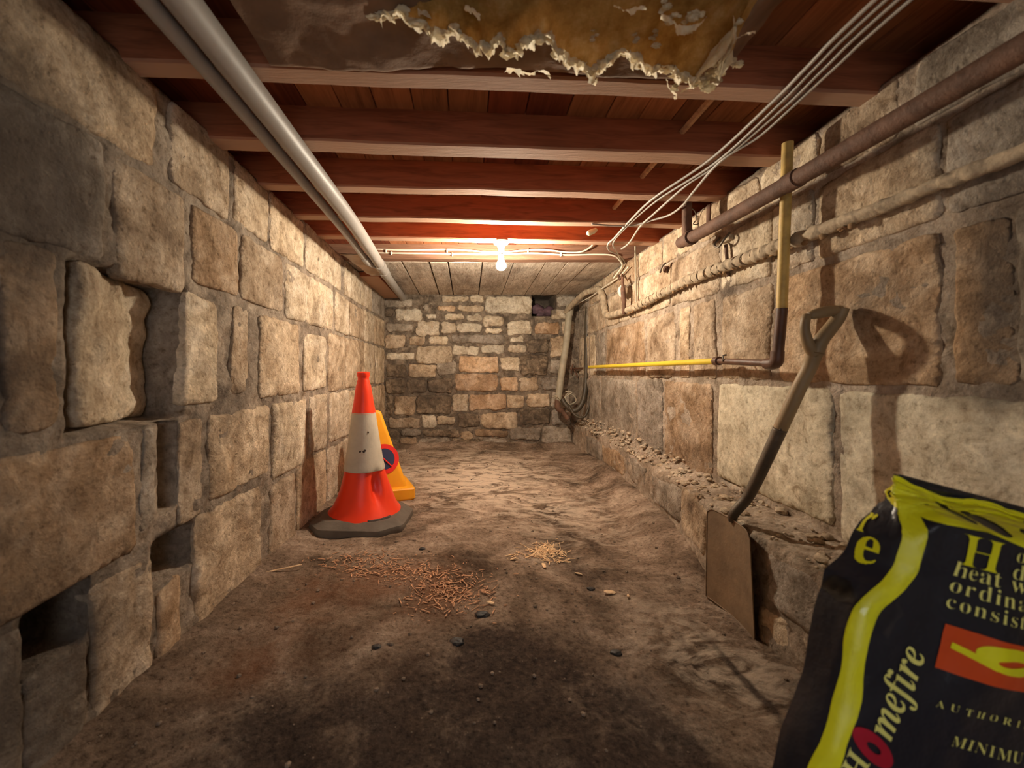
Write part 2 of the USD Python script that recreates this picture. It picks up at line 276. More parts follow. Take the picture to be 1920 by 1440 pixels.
# ------------------------------------------------------------------ stones
def stone(poly, frame, proud, depth, seed, parent, m, grime_shade=None, rough=.0065, bump=.009, extra=None, rnd=.014, name="stone", label=None):
    """One stone: a ragged outline in wall coordinates, a bulging uneven face and sides running back into the mortar."""
    size = math.sqrt(poly.area); res = float(np.clip(size / 15, .009, .03))
    poly = poly.buffer(-rnd, join_style=1).buffer(rnd, join_style=1, quad_segs=4)
    if poly.is_empty or poly.geom_type != "Polygon": return
    n = max(24, int(poly.exterior.length / res)); d = np.linspace(0, poly.exterior.length, n, endpoint=False)
    ring = np.array([poly.exterior.interpolate(x).coords[0] for x in d])
    nz = lambda f, s: fbm(np.stack([ring[:, 0] * f, ring[:, 1] * f, np.full(n, s * 1.7)], -1), 3, s) - .5
    ring = ring + np.stack([nz(22, seed), nz(22, seed + 50)], 1) * rough * 3.2
    poly = Polygon(ring).buffer(0)
    if poly.geom_type != "Polygon": return
    pts = [ring]
    for e in (.004, .010, .020):
        inn = poly.buffer(-e)
        if inn.geom_type == "Polygon" and not inn.is_empty:
            k = max(12, int(inn.exterior.length / res)); pts.append(np.array([inn.exterior.interpolate(x).coords[0] for x in np.linspace(0, inn.exterior.length, k, endpoint=False)]))
    x0, y0, x1, y1 = poly.bounds; g = np.stack(np.meshgrid(np.arange(x0, x1, res), np.arange(y0, y1, res)), -1).reshape(-1, 2)
    g = g + (np.random.default_rng(seed).random(g.shape) - .5) * res * .5
    inn = poly.buffer(-.026 if size > .08 else -.015)
    if not inn.is_empty: pts.append(g[shapely.contains_xy(inn, g[:, 0], g[:, 1])])
    P = np.vstack(pts); nb = len(ring)
    tri = Delaunay(P).simplices; c = P[tri].mean(1); tri = tri[shapely.contains_xy(poly, c[:, 0], c[:, 1])]
    a, b = P[tri[:, 1]] - P[tri[:, 0]], P[tri[:, 2]] - P[tri[:, 0]]; flip = a[:, 0] * b[:, 1] - a[:, 1] * b[:, 0] < 0; tri[flip] = tri[flip][:, ::-1]
    dist = shapely.distance(shapely.points(P), poly.exterior); q = np.stack([P[:, 0], P[:, 1], np.full(len(P), seed * .37)], -1)
    edge = 1 - np.exp(-dist / .0065)
    h = proud * (edge - .35) + (bump * 2.2 * (fbm(q * 7, 3, seed) - .5) + bump * 1.3 * (fbm(q * 30, 3, seed + 9) - .5)) * (.25 + .75 * edge)
    if extra is not None: h = h + extra(P[:, 0], P[:, 1])
    lo = ring - (ring - ring.mean(0)) * .0
    V = np.vstack([np.c_[P, h], np.c_[lo, np.full(nb, -depth) + (0 if extra is None else extra(lo[:, 0], lo[:, 1]))]])
    k = np.arange(nb); k2 = (k + 1) % nb; o = len(P); ccw = Polygon(ring).exterior.is_ccw
    s = np.vstack([np.stack([k, k + o, k2 + o], 1), np.stack([k, k2 + o, k2], 1)]); s = s if ccw else s[:, ::-1]
    f = np.vstack([tri, s]); gr = np.zeros(len(V)) if grime_shade is None else np.clip(grime_shade(V[:, 0], V[:, 1]), 0, 1)
    W, f = frame(V, f)
    return obj(name, (W, f), m, parent, smooth=True, attrs={"grime_shade": gr}, label=label)

def frame_left(V, f): return np.c_[XL + V[:, 2], V[:, 0], V[:, 1]], f          # (y, z, out) -> right-handed facing +x
def frame_right(V, f): return np.c_[XR - V[:, 2], V[:, 0], V[:, 1]], f[:, ::-1]
def frame_back(V, f): return np.c_[V[:, 0], YB - V[:, 2], V[:, 1]], f
def frame_ledge(V, f): return np.c_[ledge_x(V[:, 0]) - V[:, 2], V[:, 0], V[:, 1]], f[:, ::-1]

def bed(a0, a1, b0, b1, res, frame, dfun, gfun):
    a, b = np.arange(a0, a1 + res, res), np.arange(b0, b1 + res, res); A, B = np.meshgrid(a, b, indexing="ij")
    H = dfun(A, B); V = np.stack([A, B, H], -1).reshape(-1, 3); m = grid(np.stack([A, B, H], -1)); W, f = frame(V, np.array(m.faces))
    return (W, f), np.clip(gfun(V[:, 0], V[:, 1]), 0, 1)

def quad(a0, a1, b0, b1, j=.006, seed=0, taper=None):
    r = np.random.default_rng(seed); J = lambda: (r.random() - .5) * 2 * j
    return Polygon([(a0 + J(), b0 + J()), (a1 + J(), b0 + J()), (a1 + J(), b1 + J()), (a0 + J(), b1 + J())])

def inbox(A, B, a0, a1, b0, b1, w=.012): return sstep(a0 - w, a0 + w, A) * sstep(a1 + w, a1 - w, A) * sstep(b0 - w, b0 + w, B) * sstep(b1 + w, b1 - w, B)

YLu = lambda u: -XL * F / (CU - u)
YRu = lambda u: XR * F / (u - CU)
zL = lambda r: EYE + r * -XL
zR = lambda r: EYE + r * XR

# ------------------------------------------------------------------ left wall
wl = structure("wall_left")
def niche(A):            # the recessed, hacked-back stone slopes deeper towards the far cheek
    return -.098 * sstep(YLu(120), YLu(320), A)
def left_depth(A, B):
    q = np.stack([A, B, 0 * A], -1)
    h = -.004 + .018 * (fbm(q * 11, 4, 2) - .5) + .010 * (fbm(q * 45, 3, 6) - .5)
    h = h + (niche(A) - .03) * inbox(A, B, YLu(128), YLu(343), zL(-.155), zL(.29), .006)
    h = h - .05 * inbox(A, B, YLu(205), YLu(343), zL(.235), zL(.295), .006)
    h = h - .075 * inbox(A, B, YLu(299), YLu(329), zL(-.455), zL(-.165), .006)
    h = h - .12 * inbox(A, B, YLu(290), YLu(359), zL(-.69), zL(-.555), .010)
    h = h - .32 * inbox(A, B, YLu(45), YLu(160), zL(-.685), zL(-.55), .008)
    h = h - .14 * sstep(.812, .83, B - EYE)
    return h
def left_grime_shade(A, B):
    z = B - EYE; q = np.stack([A, B, 0 * A], -1)
    g = .4 * sstep(1.15, .7, A) + .95 * blob(A, z, .80, .36, .16, .17) + .6 * blob(A, z, .70, -.03, .14, .10) + .5 * blob(A, z, .62, .60, .2, .3) + .55 * blob(A, z, .78, -.62, .25, .2)  # first term paints the near end darker, for the lamp's falloff
    g = g + .45 * blob(A, z, 1.50, -.10, .10, .08) + .35 * blob(A, z, 1.35, -.42, .12, .2) + .3 * blob(A, z, 1.9, .33, .1, .08)
    return g + .55 * np.clip(fbm(q * 3, 3, 21) - .52, 0, 1) * 2
m, g = bed(-1.2, YB + .05, -.15, 1.80, .013, frame_left, left_depth, left_grime_shade)
obj("mortar_bed", m, MORTAR_L, wl, smooth=True, attrs={"grime_shade": g})
rl = np.random.default_rng(11); tones = ["beige", "beige", "tan", "pale", "grey", "beige"]
def lstone(u0, u1, r0, r1, tone=None, s=[100], **k):
    s[0] += 1; tone = tone or tones[rl.integers(len(tones))]
    a0, a1 = (YLu(u0) if u0 > -2000 else -1.15), YLu(u1)
    w = .003 + .006 * rl.random()
    stone(quad(a0 + w, a1 - w, zL(r0) + w, zL(r1) - w, .009, s[0]), frame_left, .005 + .007 * rl.random(), .03, s[0], wl, STONE[tone], left_grime_shade, **k)
def lcourse(us, r0, r1, tn):
    for i in range(len(us) - 1): lstone(us[i], us[i + 1], r0, r1, tn[i] if i < len(tn) else None)
lcourse([-3000, -500, -120], .632, .925, ["grey", "tan"])
lstone(-120, 294, .632, .925, "beige"); lstone(316, 431, .640, .927, "beige")
lcourse([434, 505, 570], .632, .925, ["beige", "beige"]); lcourse([572, 640], .628, .925, ["pale"]); lcourse([646, 677, 697, 721], .625, .925, ["pale", "pale", "grey"])
lcourse([-3000, -800, -150, 203], .30, .628, ["grey", "grey", "grey"]); lstone(212, 348, .275, .618, "beige"); lstone(356, 450, .318, .628, "tan")
lcourse([452, 530], .31, .622, ["beige"]); lstone(534, 624, .305, .615, "pale"); lcourse([627, 655, 683, 702, 721], .302, .618, ["pale", "beige", "pale", "beige"])
lcourse([-3000, -450, -5, 106], -.145, .292, ["beige", "tan", "tan"])
lstone(130, 341, -.15, .285, "pale", extra=lambda A, B: niche(A) - .004 + .05 * (fbm(np.stack([A, B, 0 * A], -1) * 14, 3, 33) - .5) * sstep(YLu(190), YLu(225), A), bump=.016)
lstone(343, 412, -.135, .288, "pale"); lstone(433, 467, -.10, .285, "beige", rough=.006); lstone(484, 563, -.135, .285, "beige"); lstone(568, 611, -.12, .25, "pale")
lcourse([616, 648, 683, 703, 721], -.135, .29, ["beige", "beige", "pale", "pale"])
lcourse([-3000, -500], -.555, -.165, ["grey"]); lstone(-500, 258, -.555, -.17, "tan", bump=.014); lstone(262, 298, -.49, -.165, "grey"); lstone(331, 380, -.535, -.165, "beige")
lstone(388, 504, -.515, -.16, "beige", rough=.008, bump=.014); lstone(509, 574, -.56, -.15, "pale"); lstone(579, 613, -.53, -.145, "pale"); lcourse([617, 655, 695, 721], -.53, -.145, ["pale", "beige", "beige"])
lcourse([-3000, -700, 38], -1.02, -.57, ["grey", "grey"]); lstone(38, 163, -1.02, -.695, "grey"); lstone(166, 288, -1.02, -.565, "beige", bump=.014); lstone(290, 342, -1.02, -.70, "tan")
lstone(362, 490, -1.02, -.53, "beige", bump=.012); lstone(505, 553, -1.02, -.575, "beige"); lcourse([557, 612, 660, 700, 721], -1.02, -.54, ["beige", "pale", "beige", "grey"])

# ------------------------------------------------------------------ right wall and ledge
wr = structure("wall_right")
def right_depth(A, B):
    q = np.stack([A, B, 0 * A], -1)
    h = -.003 + .014 * (fbm(q * 9, 4, 12) - .5) + .010 * (fbm(q * 45, 3, 16) - .5)
    h = h - .06 * inbox(A, B, YRu(1386), YRu(1352), EYE - .485, EYE - .37, .008)
    return h - .14 * sstep(.805, .825, B - EYE)
def right_grime_tone(A, B):
    z = B - EYE; q = np.stack([A, B, 0 * A], -1)
    g = .25 * sstep(1.05, .8, A) * sstep(.05, .3, z) + 1.0 * blob(A, z, .88, .17, .055, .20) + .55 * blob(A, z, 1.18, .22, .18, .09) + .5 * blob(A, z, 1.02, .54, .05, .07) + .4 * blob(A, z, .93, -.05, .12, .05)  # first term darkens the near upper wall evenly
    g = g + .75 * blob(A, z, 1.80, .36, .14, .035) + .55 * blob(A, z, 1.255, -.22, .025, .22) + .4 * blob(A, z, 2.1, -.42, .4, .1) + .25 * blob(A, z, 3.2, -.30, .5, .15)
    return g + .5 * np.clip(fbm(q * 3, 3, 25) - .54, 0, 1) * 2
m, g = bed(-1.2, YB + .05, -.15, 1.80, .013, frame_right, right_depth, right_grime_tone)
obj("mortar_bed", m, MORTAR_R, wr, smooth=True, attrs={"grime_shade": g})
def rstone(u0, u1, r0, r1, tone=None, s=[300], **k):
    s[0] += 1; tone = tone or tones[rl.integers(len(tones))]; w = .002 + .005 * rl.random()
    a0, a1 = (YRu(u1) if u1 < 5000 else -1.15), YRu(u0)
    stone(quad(a0 + w, a1 - w, zR(r0) + w, zR(r1) - w, .008, s[0]), frame_right, .004 + .006 * rl.random(), .03, s[0], wr, STONE[tone], right_grime_tone, **k)
def rcourse(us, r0, r1, tn):
    for i in range(len(us) - 1): rstone(us[i], us[i + 1], r0, r1, tn[i] if i < len(tn) else None)
rcourse([1086, 1105, 1150, 1195, 1242, 1310, 1425, 1535, 1693], .545, .692, ["grey", "beige", "tan", "beige", "beige", "beige", "pale", "beige"]); rcourse([1712, 2200, 4000, 6000], .545, .692, ["grey", "grey", "grey"])
rcourse([1086, 1103, 1135, 1183, 1258, 1352, 1448, 1530], .318, .538, ["grey", "beige", "beige", "beige", "beige", "pale", "pale"]); rcourse([1530, 1765, 2150, 4000, 6000], .318, .538, ["beige", "grey", "grey", "grey"])
for u0, u1, t in [(1086, 1104, "pale"), (1106, 1117, "pale"), (1119, 1134, "grey"), (1137, 1209, "tan"), (1213, 1267, "beige"), (1274, 1294, "beige"), (1299, 1344, "beige"), (1354, 1449, "beige"), (1458, 1764, "tan")]:
    rstone(u0, u1, -.028 if u0 < 1270 else -.03, .30, t)
rcourse([1783, 1908, 2500, 6000], -.03, .30, ["tan", "grey", "grey"])
for u0, u1, t in [(1086, 1126, "grey"), (1128, 1193, "grey"), (1196, 1243, "grey"), (1246, 1338, "tan")]: rstone(u0, u1, -.46, -.038, t, bump=.012)
rstone(1344, 1564, -.43, -.04, "plaster", bump=.006); rstone(1576, 2060, -.46, -.045, "plaster", bump=.006); rcourse([2080, 2600, 6000], -.46, -.045, ["beige", "grey"])
# the rough footing ledge along the foot of the wall
ys = np.arange(.90, YB + .02, .014)
prof = np.linspace(0, 1, 30); L = np.zeros((len(ys), 30, 3))
top_z = lambda y: np.interp(y, [.9, 1.2, 1.55, 2.0, 2.6, 3.2, 4.2], [.27, .28, .285, .255, .25, .26, .26])
back_z = lambda y: np.interp(y, [.9, 1.3, 1.85, 2.3, 2.7, 3.3, 4.2], [.285, .285, .30, .345, .38, .37, .36])
for i, y in enumerate(ys):
    fx, tz, bz = float(ledge_x(y)), float(top_z(y)), float(back_z(y))
    for j, t in enumerate(prof):
        if t < .5: x, z = fx - .012 * (1 - t * 2), -.16 + (tz + .16) * t * 2
        else: w = (t - .5) * 2; x, z = fx + (XR + .03 - fx) * w, tz + (bz - tz) * w ** 1.3
        L[i, j] = x, y, z
q = L.copy(); nz = fbm(q * 8, 4, 41) - .5; nf = fbm(q * 34, 3, 43) - .5
face = (prof < .5)[None]; L[..., 0] -= np.where(face, .035 * nz + .018 * nf, 0); L[..., 2] += np.where(face, 0, .05 * nz + .028 * nf)
crumb = .03 * np.clip(fbm(q * 5, 3, 47) - .5, 0, 1) * 2; L[..., 0] += np.where(face, crumb, 0)
endcap = L[0].copy(); endcap[:, 1] = .9; endcap[:15, 0] = XR + .03; endcap[15:, 2] = -.16
L = np.concatenate([endcap[None], L], 0)
def ledge_grime(x, y, z): return .45 * blob(y, z, 1.3, .05, .3, .12) + .5 * np.clip(fbm(np.stack([x, y, z], -1) * 4, 3, 29) - .5, 0, 1) * 2 + .3 * blob(y, z, 2.2, .1, .4, .06)
Lv = L.reshape(-1, 3)
lm = grid(L); lm.invert()
obj("footing_ledge", (Lv, np.array(lm.faces)), MORTAR_R, wr, smooth=True, attrs={"grime_shade": np.clip(ledge_grime(Lv[:, 0], Lv[:, 1], Lv[:, 2]), 0, 1)})
LG = lambda A, B: .3 + .4 * np.clip(fbm(np.stack([A, B, 0 * A], -1) * 5, 3, 55) - .45, 0, 1) * 2
for i, (y0, y1, z0, z1, t) in enumerate([(1.93, 2.36, .07, .22, "grey"), (1.60, 1.90, .06, .25, "beige"), (.96, 1.24, .10, .26, "grey"), (1.0, 1.27, -.06, .09, "beige"), (2.42, 2.80, .08, .22, "grey"), (2.84, 3.3, .06, .22, "tan"), (3.34, 3.75, .06, .22, "grey"), (1.30, 1.56, .0, .26, "grey")]):
    stone(quad(y0, y1, z0, z1, .012, 500 + i), frame_ledge, .012, .05, 500 + i, wr, STONE[t], LG, bump=.014, rough=.008)

# ------------------------------------------------------------------ back wall
wb = structure("wall_back")
Z2 = lambda zx, zy: (700 + zx / 4.236, 520 + zy / 4.236)
def bx(zx, zy): p = at(*Z2(zx, zy), YB); return p[0], p[2]
hx0, hz1 = bx(1268, 130); hx1, hz0 = bx(1448, 298)
def back_depth(A, B):
    q = np.stack([A, B, 0 * A], -1)
    return -.008 + .020 * (fbm(q * 11, 4, 62) - .5) + .014 * (fbm(q * 40, 3, 66) - .5) - .30 * inbox(A, B, hx0, hx1, hz0, hz1, .008)
def back_grime_shade(A, B):
    cx = lambda a, b: bx(a, b)
    g = 0
    for zx, zy, rx, rz, w in [(420, 900, .33, .16, .8), (250, 780, .15, .1, .5), (1300, 560, .12, .12, .75), (1250, 1130, .3, .12, .55), (690, 1130, .12, .12, .6), (250, 1240, .3, .1, .6), (1050, 1240, .3, .06, .4), (120, 250, .08, .2, .6)]:
        x, z = cx(zx, zy); g = g + w * blob(A, B, x, z, rx, rz)
    return g + 1.2 * inbox(A, B, hx0, hx1, hz0, hz1) + .5 * np.clip(fbm(np.stack([A, B, 0 * A], -1) * 4, 3, 71) - .52, 0, 1) * 2  # hole interior darkened by colour to deepen its shade
m, g = bed(XL - .03, XR + .03, -.15, 1.80, .012, frame_back, back_depth, back_grime_shade)
obj("mortar_bed", m, MORTAR_B, wb, smooth=True, attrs={"grime_shade": g})
BACK = """85 155 305 235 grey|315 140 538 196 pale|544 140 760 200 beige|765 142 882 206 beige|888 142 1264 297 white|1455 145 1610 226 grey|85 240 158 312 sooty|165 240 390 347 pale|445 214 655 271 orange|664 218 877 273 tan|395 205 440 262 grey|410 283 522 336 pale|568 283 727 341 beige|733 286 862 346 pale|868 300 1044 394 beige|880 398 1032 444 beige|1060 306 1175 338 grey|1180 304 1420 336 white|1404 244 1540 342 beige|95 363 304 432 grey|338 344 527 462 beige|536 356 656 453 beige|660 360 862 443 pale|1058 342 1260 464 pale|1284 348 1476 457 orange|1492 350 1604 462 beige|88 448 257 566 tan|284 463 416 543 tan|440 468 598 543 beige|614 456 1047 531 grey|1060 473 1208 521 pale|98 588 327 666 pale|330 543 628 682 beige|633 542 844 622 pale|858 530 1047 612 pale|1060 527 1211 608 beige|1216 488 1395 606 sooty|1408 468 1525 640 tan|98 686 266 804 sooty|272 686 502 806 tan|508 672 658 788 grey|676 622 1002 757 orange|1004 628 1166 748 beige|1174 616 1386 772 sooty|1400 650 1530 780 grey|95 808 255 932 sooty|258 808 422 920 sooty|428 798 625 922 sooty|638 763 990 908 orange|996 790 1152 902 orange|1158 788 1312 908 tan|1344 788 1560 900 grey|96 936 160 1096 sooty|165 940 335 1092 tan|338 928 615 1088 sooty|622 922 752 1076 beige|762 928 1058 1058 orange|1060 932 1198 1044 tan|1208 916 1405 1036 tan|1412 910 1560 1040 grey|118 1112 376 1198 beige|382 1092 502 1204 pale|506 1096 656 1176 beige|666 1078 848 1196 sooty|852 1070 1150 1206 tan|1156 1046 1405 1176 sooty|1410 1050 1575 1180 grey|98 1204 204 1350 sooty|208 1202 382 1266 grey|386 1204 690 1270 sooty|694 1212 798 1300 beige|802 1208 1074 1270 tan|1080 1188 1334 1294 grey|1338 1186 1580 1330 grey|210 1272 352 1358 tan|356 1276 610 1400 grey|615 1276 850 1420 sooty|855 1276 1075 1420 grey|1080 1300 1335 1420 grey|90 1356 350 1440 sooty"""
for i, row in enumerate(BACK.split("|")):
    a, b, c, d, t = row.split(); t = {"beige": "pale", "pale": "white", "tan": "beige"}.get(t, t) if float(b) < 1110 else t
    x0, z1 = bx(float(a) + 4, float(b) + 4); x1, z0 = bx(float(c) - 4, float(d) - 4)
    stone(quad(x0, x1, z0, z1, .011, 700 + i), frame_back, .010 + .012 * ((i * 37) % 10) / 10, .03, 700 + i, wb, STONE[t], back_grime_shade, bump=.012, rough=.013, rnd=.026)

# ------------------------------------------------------------------ front wall behind the camera, with the doorway the daylight comes through
wf = structure("wall_front")
for x0, x1, z0, z1 in [(XL - .3, -.45, -.2, 1.8), (.55, XR + .3, -.2, 1.8), (-.45, .55, 1.5, 1.8)]:
    obj("stone_panel", box(x0, x1, -1.4, -1.18, z0, z1, .01), STONE["grey"], wf)

# ------------------------------------------------------------------ floor
def floor_stains(x, y):
    q = np.stack([x, y, 0 * x], -1)
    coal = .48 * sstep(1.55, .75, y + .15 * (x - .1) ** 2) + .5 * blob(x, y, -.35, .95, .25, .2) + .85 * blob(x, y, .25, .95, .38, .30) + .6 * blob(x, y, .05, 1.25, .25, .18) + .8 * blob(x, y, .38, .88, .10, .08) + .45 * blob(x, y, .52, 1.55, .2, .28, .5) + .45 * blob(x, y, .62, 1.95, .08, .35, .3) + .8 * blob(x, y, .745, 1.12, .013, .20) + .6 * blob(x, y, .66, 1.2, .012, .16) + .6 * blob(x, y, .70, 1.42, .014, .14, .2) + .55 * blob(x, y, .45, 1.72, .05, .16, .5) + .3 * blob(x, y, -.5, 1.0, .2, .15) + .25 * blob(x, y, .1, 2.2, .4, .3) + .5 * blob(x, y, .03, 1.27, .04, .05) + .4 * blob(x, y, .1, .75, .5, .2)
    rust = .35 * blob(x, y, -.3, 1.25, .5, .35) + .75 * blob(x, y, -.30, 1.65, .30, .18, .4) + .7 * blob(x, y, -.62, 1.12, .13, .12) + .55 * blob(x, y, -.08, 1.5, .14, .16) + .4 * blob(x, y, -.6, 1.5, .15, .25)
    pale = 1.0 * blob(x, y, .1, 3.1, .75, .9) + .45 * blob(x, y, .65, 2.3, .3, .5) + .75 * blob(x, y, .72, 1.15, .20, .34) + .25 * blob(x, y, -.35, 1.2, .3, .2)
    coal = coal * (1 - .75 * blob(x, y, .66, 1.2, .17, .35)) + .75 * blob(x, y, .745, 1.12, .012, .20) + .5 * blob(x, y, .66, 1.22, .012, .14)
    return np.clip(coal, 0, 1), np.clip(rust, 0, 1), np.clip(pale, 0, 1)
fl = structure("floor")
gx, gy = np.meshgrid(np.arange(XL - .04, XR + .05, .0125), np.arange(-1.4, YB + .06, .0125), indexing="ij")
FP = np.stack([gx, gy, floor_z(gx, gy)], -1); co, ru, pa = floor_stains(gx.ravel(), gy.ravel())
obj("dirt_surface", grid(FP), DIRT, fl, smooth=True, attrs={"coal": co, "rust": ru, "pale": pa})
def on_floor(x, y): return np.array([x, y, float(floor_z(x, y))])
def floor_at(u, v):
    Y = .83 * F / (v - CV)
    for _ in range(12): p = at(u, v, Y); Y = (EYE - float(floor_z(p[0], Y))) * F / (v - CV)
    return at(u, v, Y)

# ------------------------------------------------------------------ ceiling: joists, floorboards, concrete slab
ce = structure("ceiling")
SK = .06                                                       # the joists run a little askew
def joist(y0, y1, z0, z1, m, seed, skew=SK, name="joist"):
    n = 40; xs = np.linspace(XL - .17, XR + .17, n); sec = []
    r = .006; prof = [(y0 + r, z0), (y1 - r, z0), (y1, z0 + r), (y1, z1), (y0, z1), (y0, z0 + r)]
    for x in xs:
        w = (fbm(np.array([x * 4, seed * 5.0, 0]), 3, seed) - .5) * .012
        sec.append([(x, py + SK * x * (skew / SK) + w * .5, pz + (w if pz < z1 else 0)) for py, pz in prof])
    S = np.array(sec); S = np.concatenate([S, S[:, :1]], 1); m0 = grid(S)
    ends = [trimesh.Trimesh(S[e, :6], [[0, 1, 2], [0, 2, 3], [0, 3, 4], [0, 4, 5]], process=False) for e in (0, -1)]
    return obj(name, cat([m0] + ends), m, ce, smooth=25)
HJ = EYE + .785
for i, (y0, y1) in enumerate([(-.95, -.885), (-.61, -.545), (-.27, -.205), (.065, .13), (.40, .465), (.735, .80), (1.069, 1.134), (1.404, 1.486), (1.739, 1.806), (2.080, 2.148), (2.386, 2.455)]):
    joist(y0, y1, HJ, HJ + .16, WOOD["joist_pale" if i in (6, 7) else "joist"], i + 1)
joist(2.86, 2.945, EYE + .80, EYE + .96, WOOD["plate"], 30, skew=.02, name="trimmer_beam")
obj("subfloor", box(XL - .3, XR + .3, -1.5, 2.97, EYE + .928, EYE + .96), WOOD["joist"], ce)  # unseen deck added above the boards to stop daylight leaking through
xb = XL - .18; i = 0
while xb < XR + .18:
    w = .115 + .03 * random.random()
    obj("floorboard", box(xb + .0015, xb + w - .0015, -1.35, 2.97, EYE + .90 + .003 * random.random(), EYE + .925, .002), WOOD["board_red" if .02 < xb < .3 or xb < -.55 else "board"], ce); xb += w
xs = [XL - .03, -.485, -.283, -.145, .11, .34, .575, .735, .90, XR + .03]
for a, b in zip(xs[:-1], xs[1:]):
    g = .004 if a < 0 else .0022; yy = np.linspace(2.952, YB + .04, 60); xx = np.r_[a + g, a + g + .001, np.linspace(a + g + .004, b - g - .004, 12), b - g - .001, b - g]
    X, Y = np.meshgrid(xx, yy, indexing="ij"); taper = 1.0 + .03 * (Y - 2.95); q = np.stack([X, Y, 0 * X], -1)
    Z = EYE + .811 + .005 * (fbm(q * 4, 3, 81) - .5) + .004 * (fbm(q * 30, 3, 82) - .5) - .004 * ((int(a * 100) * 7) % 3) / 2
    Z = Z + .03 * (np.minimum(np.minimum(xx - xx[0], xx[-1] - xx), 1)[:, None] < 1e-6)
    Z[:, 0] += .04; Z[:, 1] -= .002
    m = grid(np.stack([X * taper, Y, Z], -1)); m.invert()
    obj("slab_strip", m, CONCRETE, ce, smooth=True, attrs={"grime_shade": np.clip(.5 * blob(X.ravel(), Y.ravel(), -.8, 3.8, .25, .5) + .6 * np.clip(fbm(q.reshape(-1, 3) * 3, 3, 85) - .5, 0, 1) * 2 + .55 * blob(X.ravel(), Y.ravel(), .95, 3.55, .13, .10), 0, 1)})
obj("slab_backing", box(XL - .1, XR + .1, 2.95, YB + .1, EYE + .85, EYE + .93), MORTAR_B, ce)
for y0, y1 in [(1.20, 1.40), (1.53, 1.735), (1.90, 2.075)]:                 # slanted offcuts of batten wedged between the joists
    obj("strutting_batten", tube([(.765, y0, EYE + .862), (.768, y1 + .05, EYE + .862)], .012, 6), WOOD["batten"], ce)
obj("corner_board", box(XL, -.715, 3.25, YB - .005, EYE + .768, EYE + .806, .003), WOOD["joist"], ce)

# ------------------------------------------------------------------ lamp
bp = at(940, 490, 2.42)
lh = thing("lamp_holder", "white batten lamp holder screwed under the joist above the bulb", "lamp holder", (bp[0], 2.435, HJ))
obj("base_disc", lathe([(0, -.022), (.03, -.022), (.044, -.014), (.048, 0), (0, .004)]), WHITE, lh, 30)
obj("socket", lathe([(.012, -.072), (.019, -.07), (.02, -.045), (.024, -.02), (0, -.018)]), WHITE, lh, 30)
lb = thing("light_bulb", "glowing pear-shaped light bulb hanging cap-up from the ceiling lamp holder", "light bulb", (bp[0], 2.435, HJ - .07))
obj("glass_envelope", lathe([(0, -.105)] + [(.031 * math.sin(t), -.075 - .030 * math.cos(t)) for t in np.linspace(.2, 2.3, 14)] + [(.0155, -.028), (.0145, -.012), (0, -.012)], 32), GLOW, lb, True)
obj("cap", lathe([(0, -.016), (.0135, -.014), (.0135, .012), (0, .012)], 24), STEEL, lb, 30)

# ------------------------------------------------------------------ pipes along the left of the ceiling
sp = thing("soil_pipe", "thick grey plastic pipe running under the joists along the left wall", "pipe")
pl = [(-.57, -1.17, EYE + .744), (-.57, .30, EYE + .744), (-.57, 1.2, EYE + .744), (-.572, 2.0, EYE + .744), (-.61, 2.75, EYE + .752), (-.64, 3.3, EYE + .755), (-.672, YB - .01, EYE + .772)]
obj("pipe", tube(spline(pl, 10), .034, 28), GREY_PVC, sp)
c = spline(pl, 10)
for y in (2.86, 3.05):
    k = np.argmin(abs(c[:, 1] - y)); obj("coupling", tube(c[k - 1:k + 2], .039, 28), GREY_PVC, sp)
wp = thing("waste_pipe", "thinner grey plastic pipe running beside the thick one, nearest the left wall", "pipe")
pw = [(-.634, -1.17, EYE + .735), (-.634, .30, EYE + .735), (-.634, 1.4, EYE + .735), (-.642, 2.1, EYE + .735), (-.668, 2.69, EYE + .738), (-.660, 2.80, EYE + .742), (-.63, 2.88, EYE + .748)]
obj("pipe", tube(spline(pw, 10), .0195, 20), GREY_PVC, wp)
obj("end_collar", tube(spline(pw, 10)[38:42], .024, 20), GREY_PVC, wp)
ps = spline([(-.80, 2.72, EYE + .79), (-.74, 2.86, EYE + .765), (-.70, 2.98, EYE + .735), (-.685, 3.10, EYE + .74), (-.73, 3.22, EYE + .785)], 6)
w = np.linspace(-1, 1, 9); PS = ps[:, None] + np.stack([.06 * w, 0 * w, 0 * w], -1)[None]; PS[..., 2] += .03 * (fbm(PS * 14, 3, 91) - .5) + .006
pm = grid(PS); lo = pm.copy(); lo.vertices[:, 2] -= .004; lo.invert()
tag(obj("plastic_sheet", cat([pm, lo]), plain("crumpled_sheet", (.30, .20, .13), .35, .3, 14, .2), None, True), "crumpled brown sheet tucked behind the grey pipes in the far left ceiling corner", "sheet")

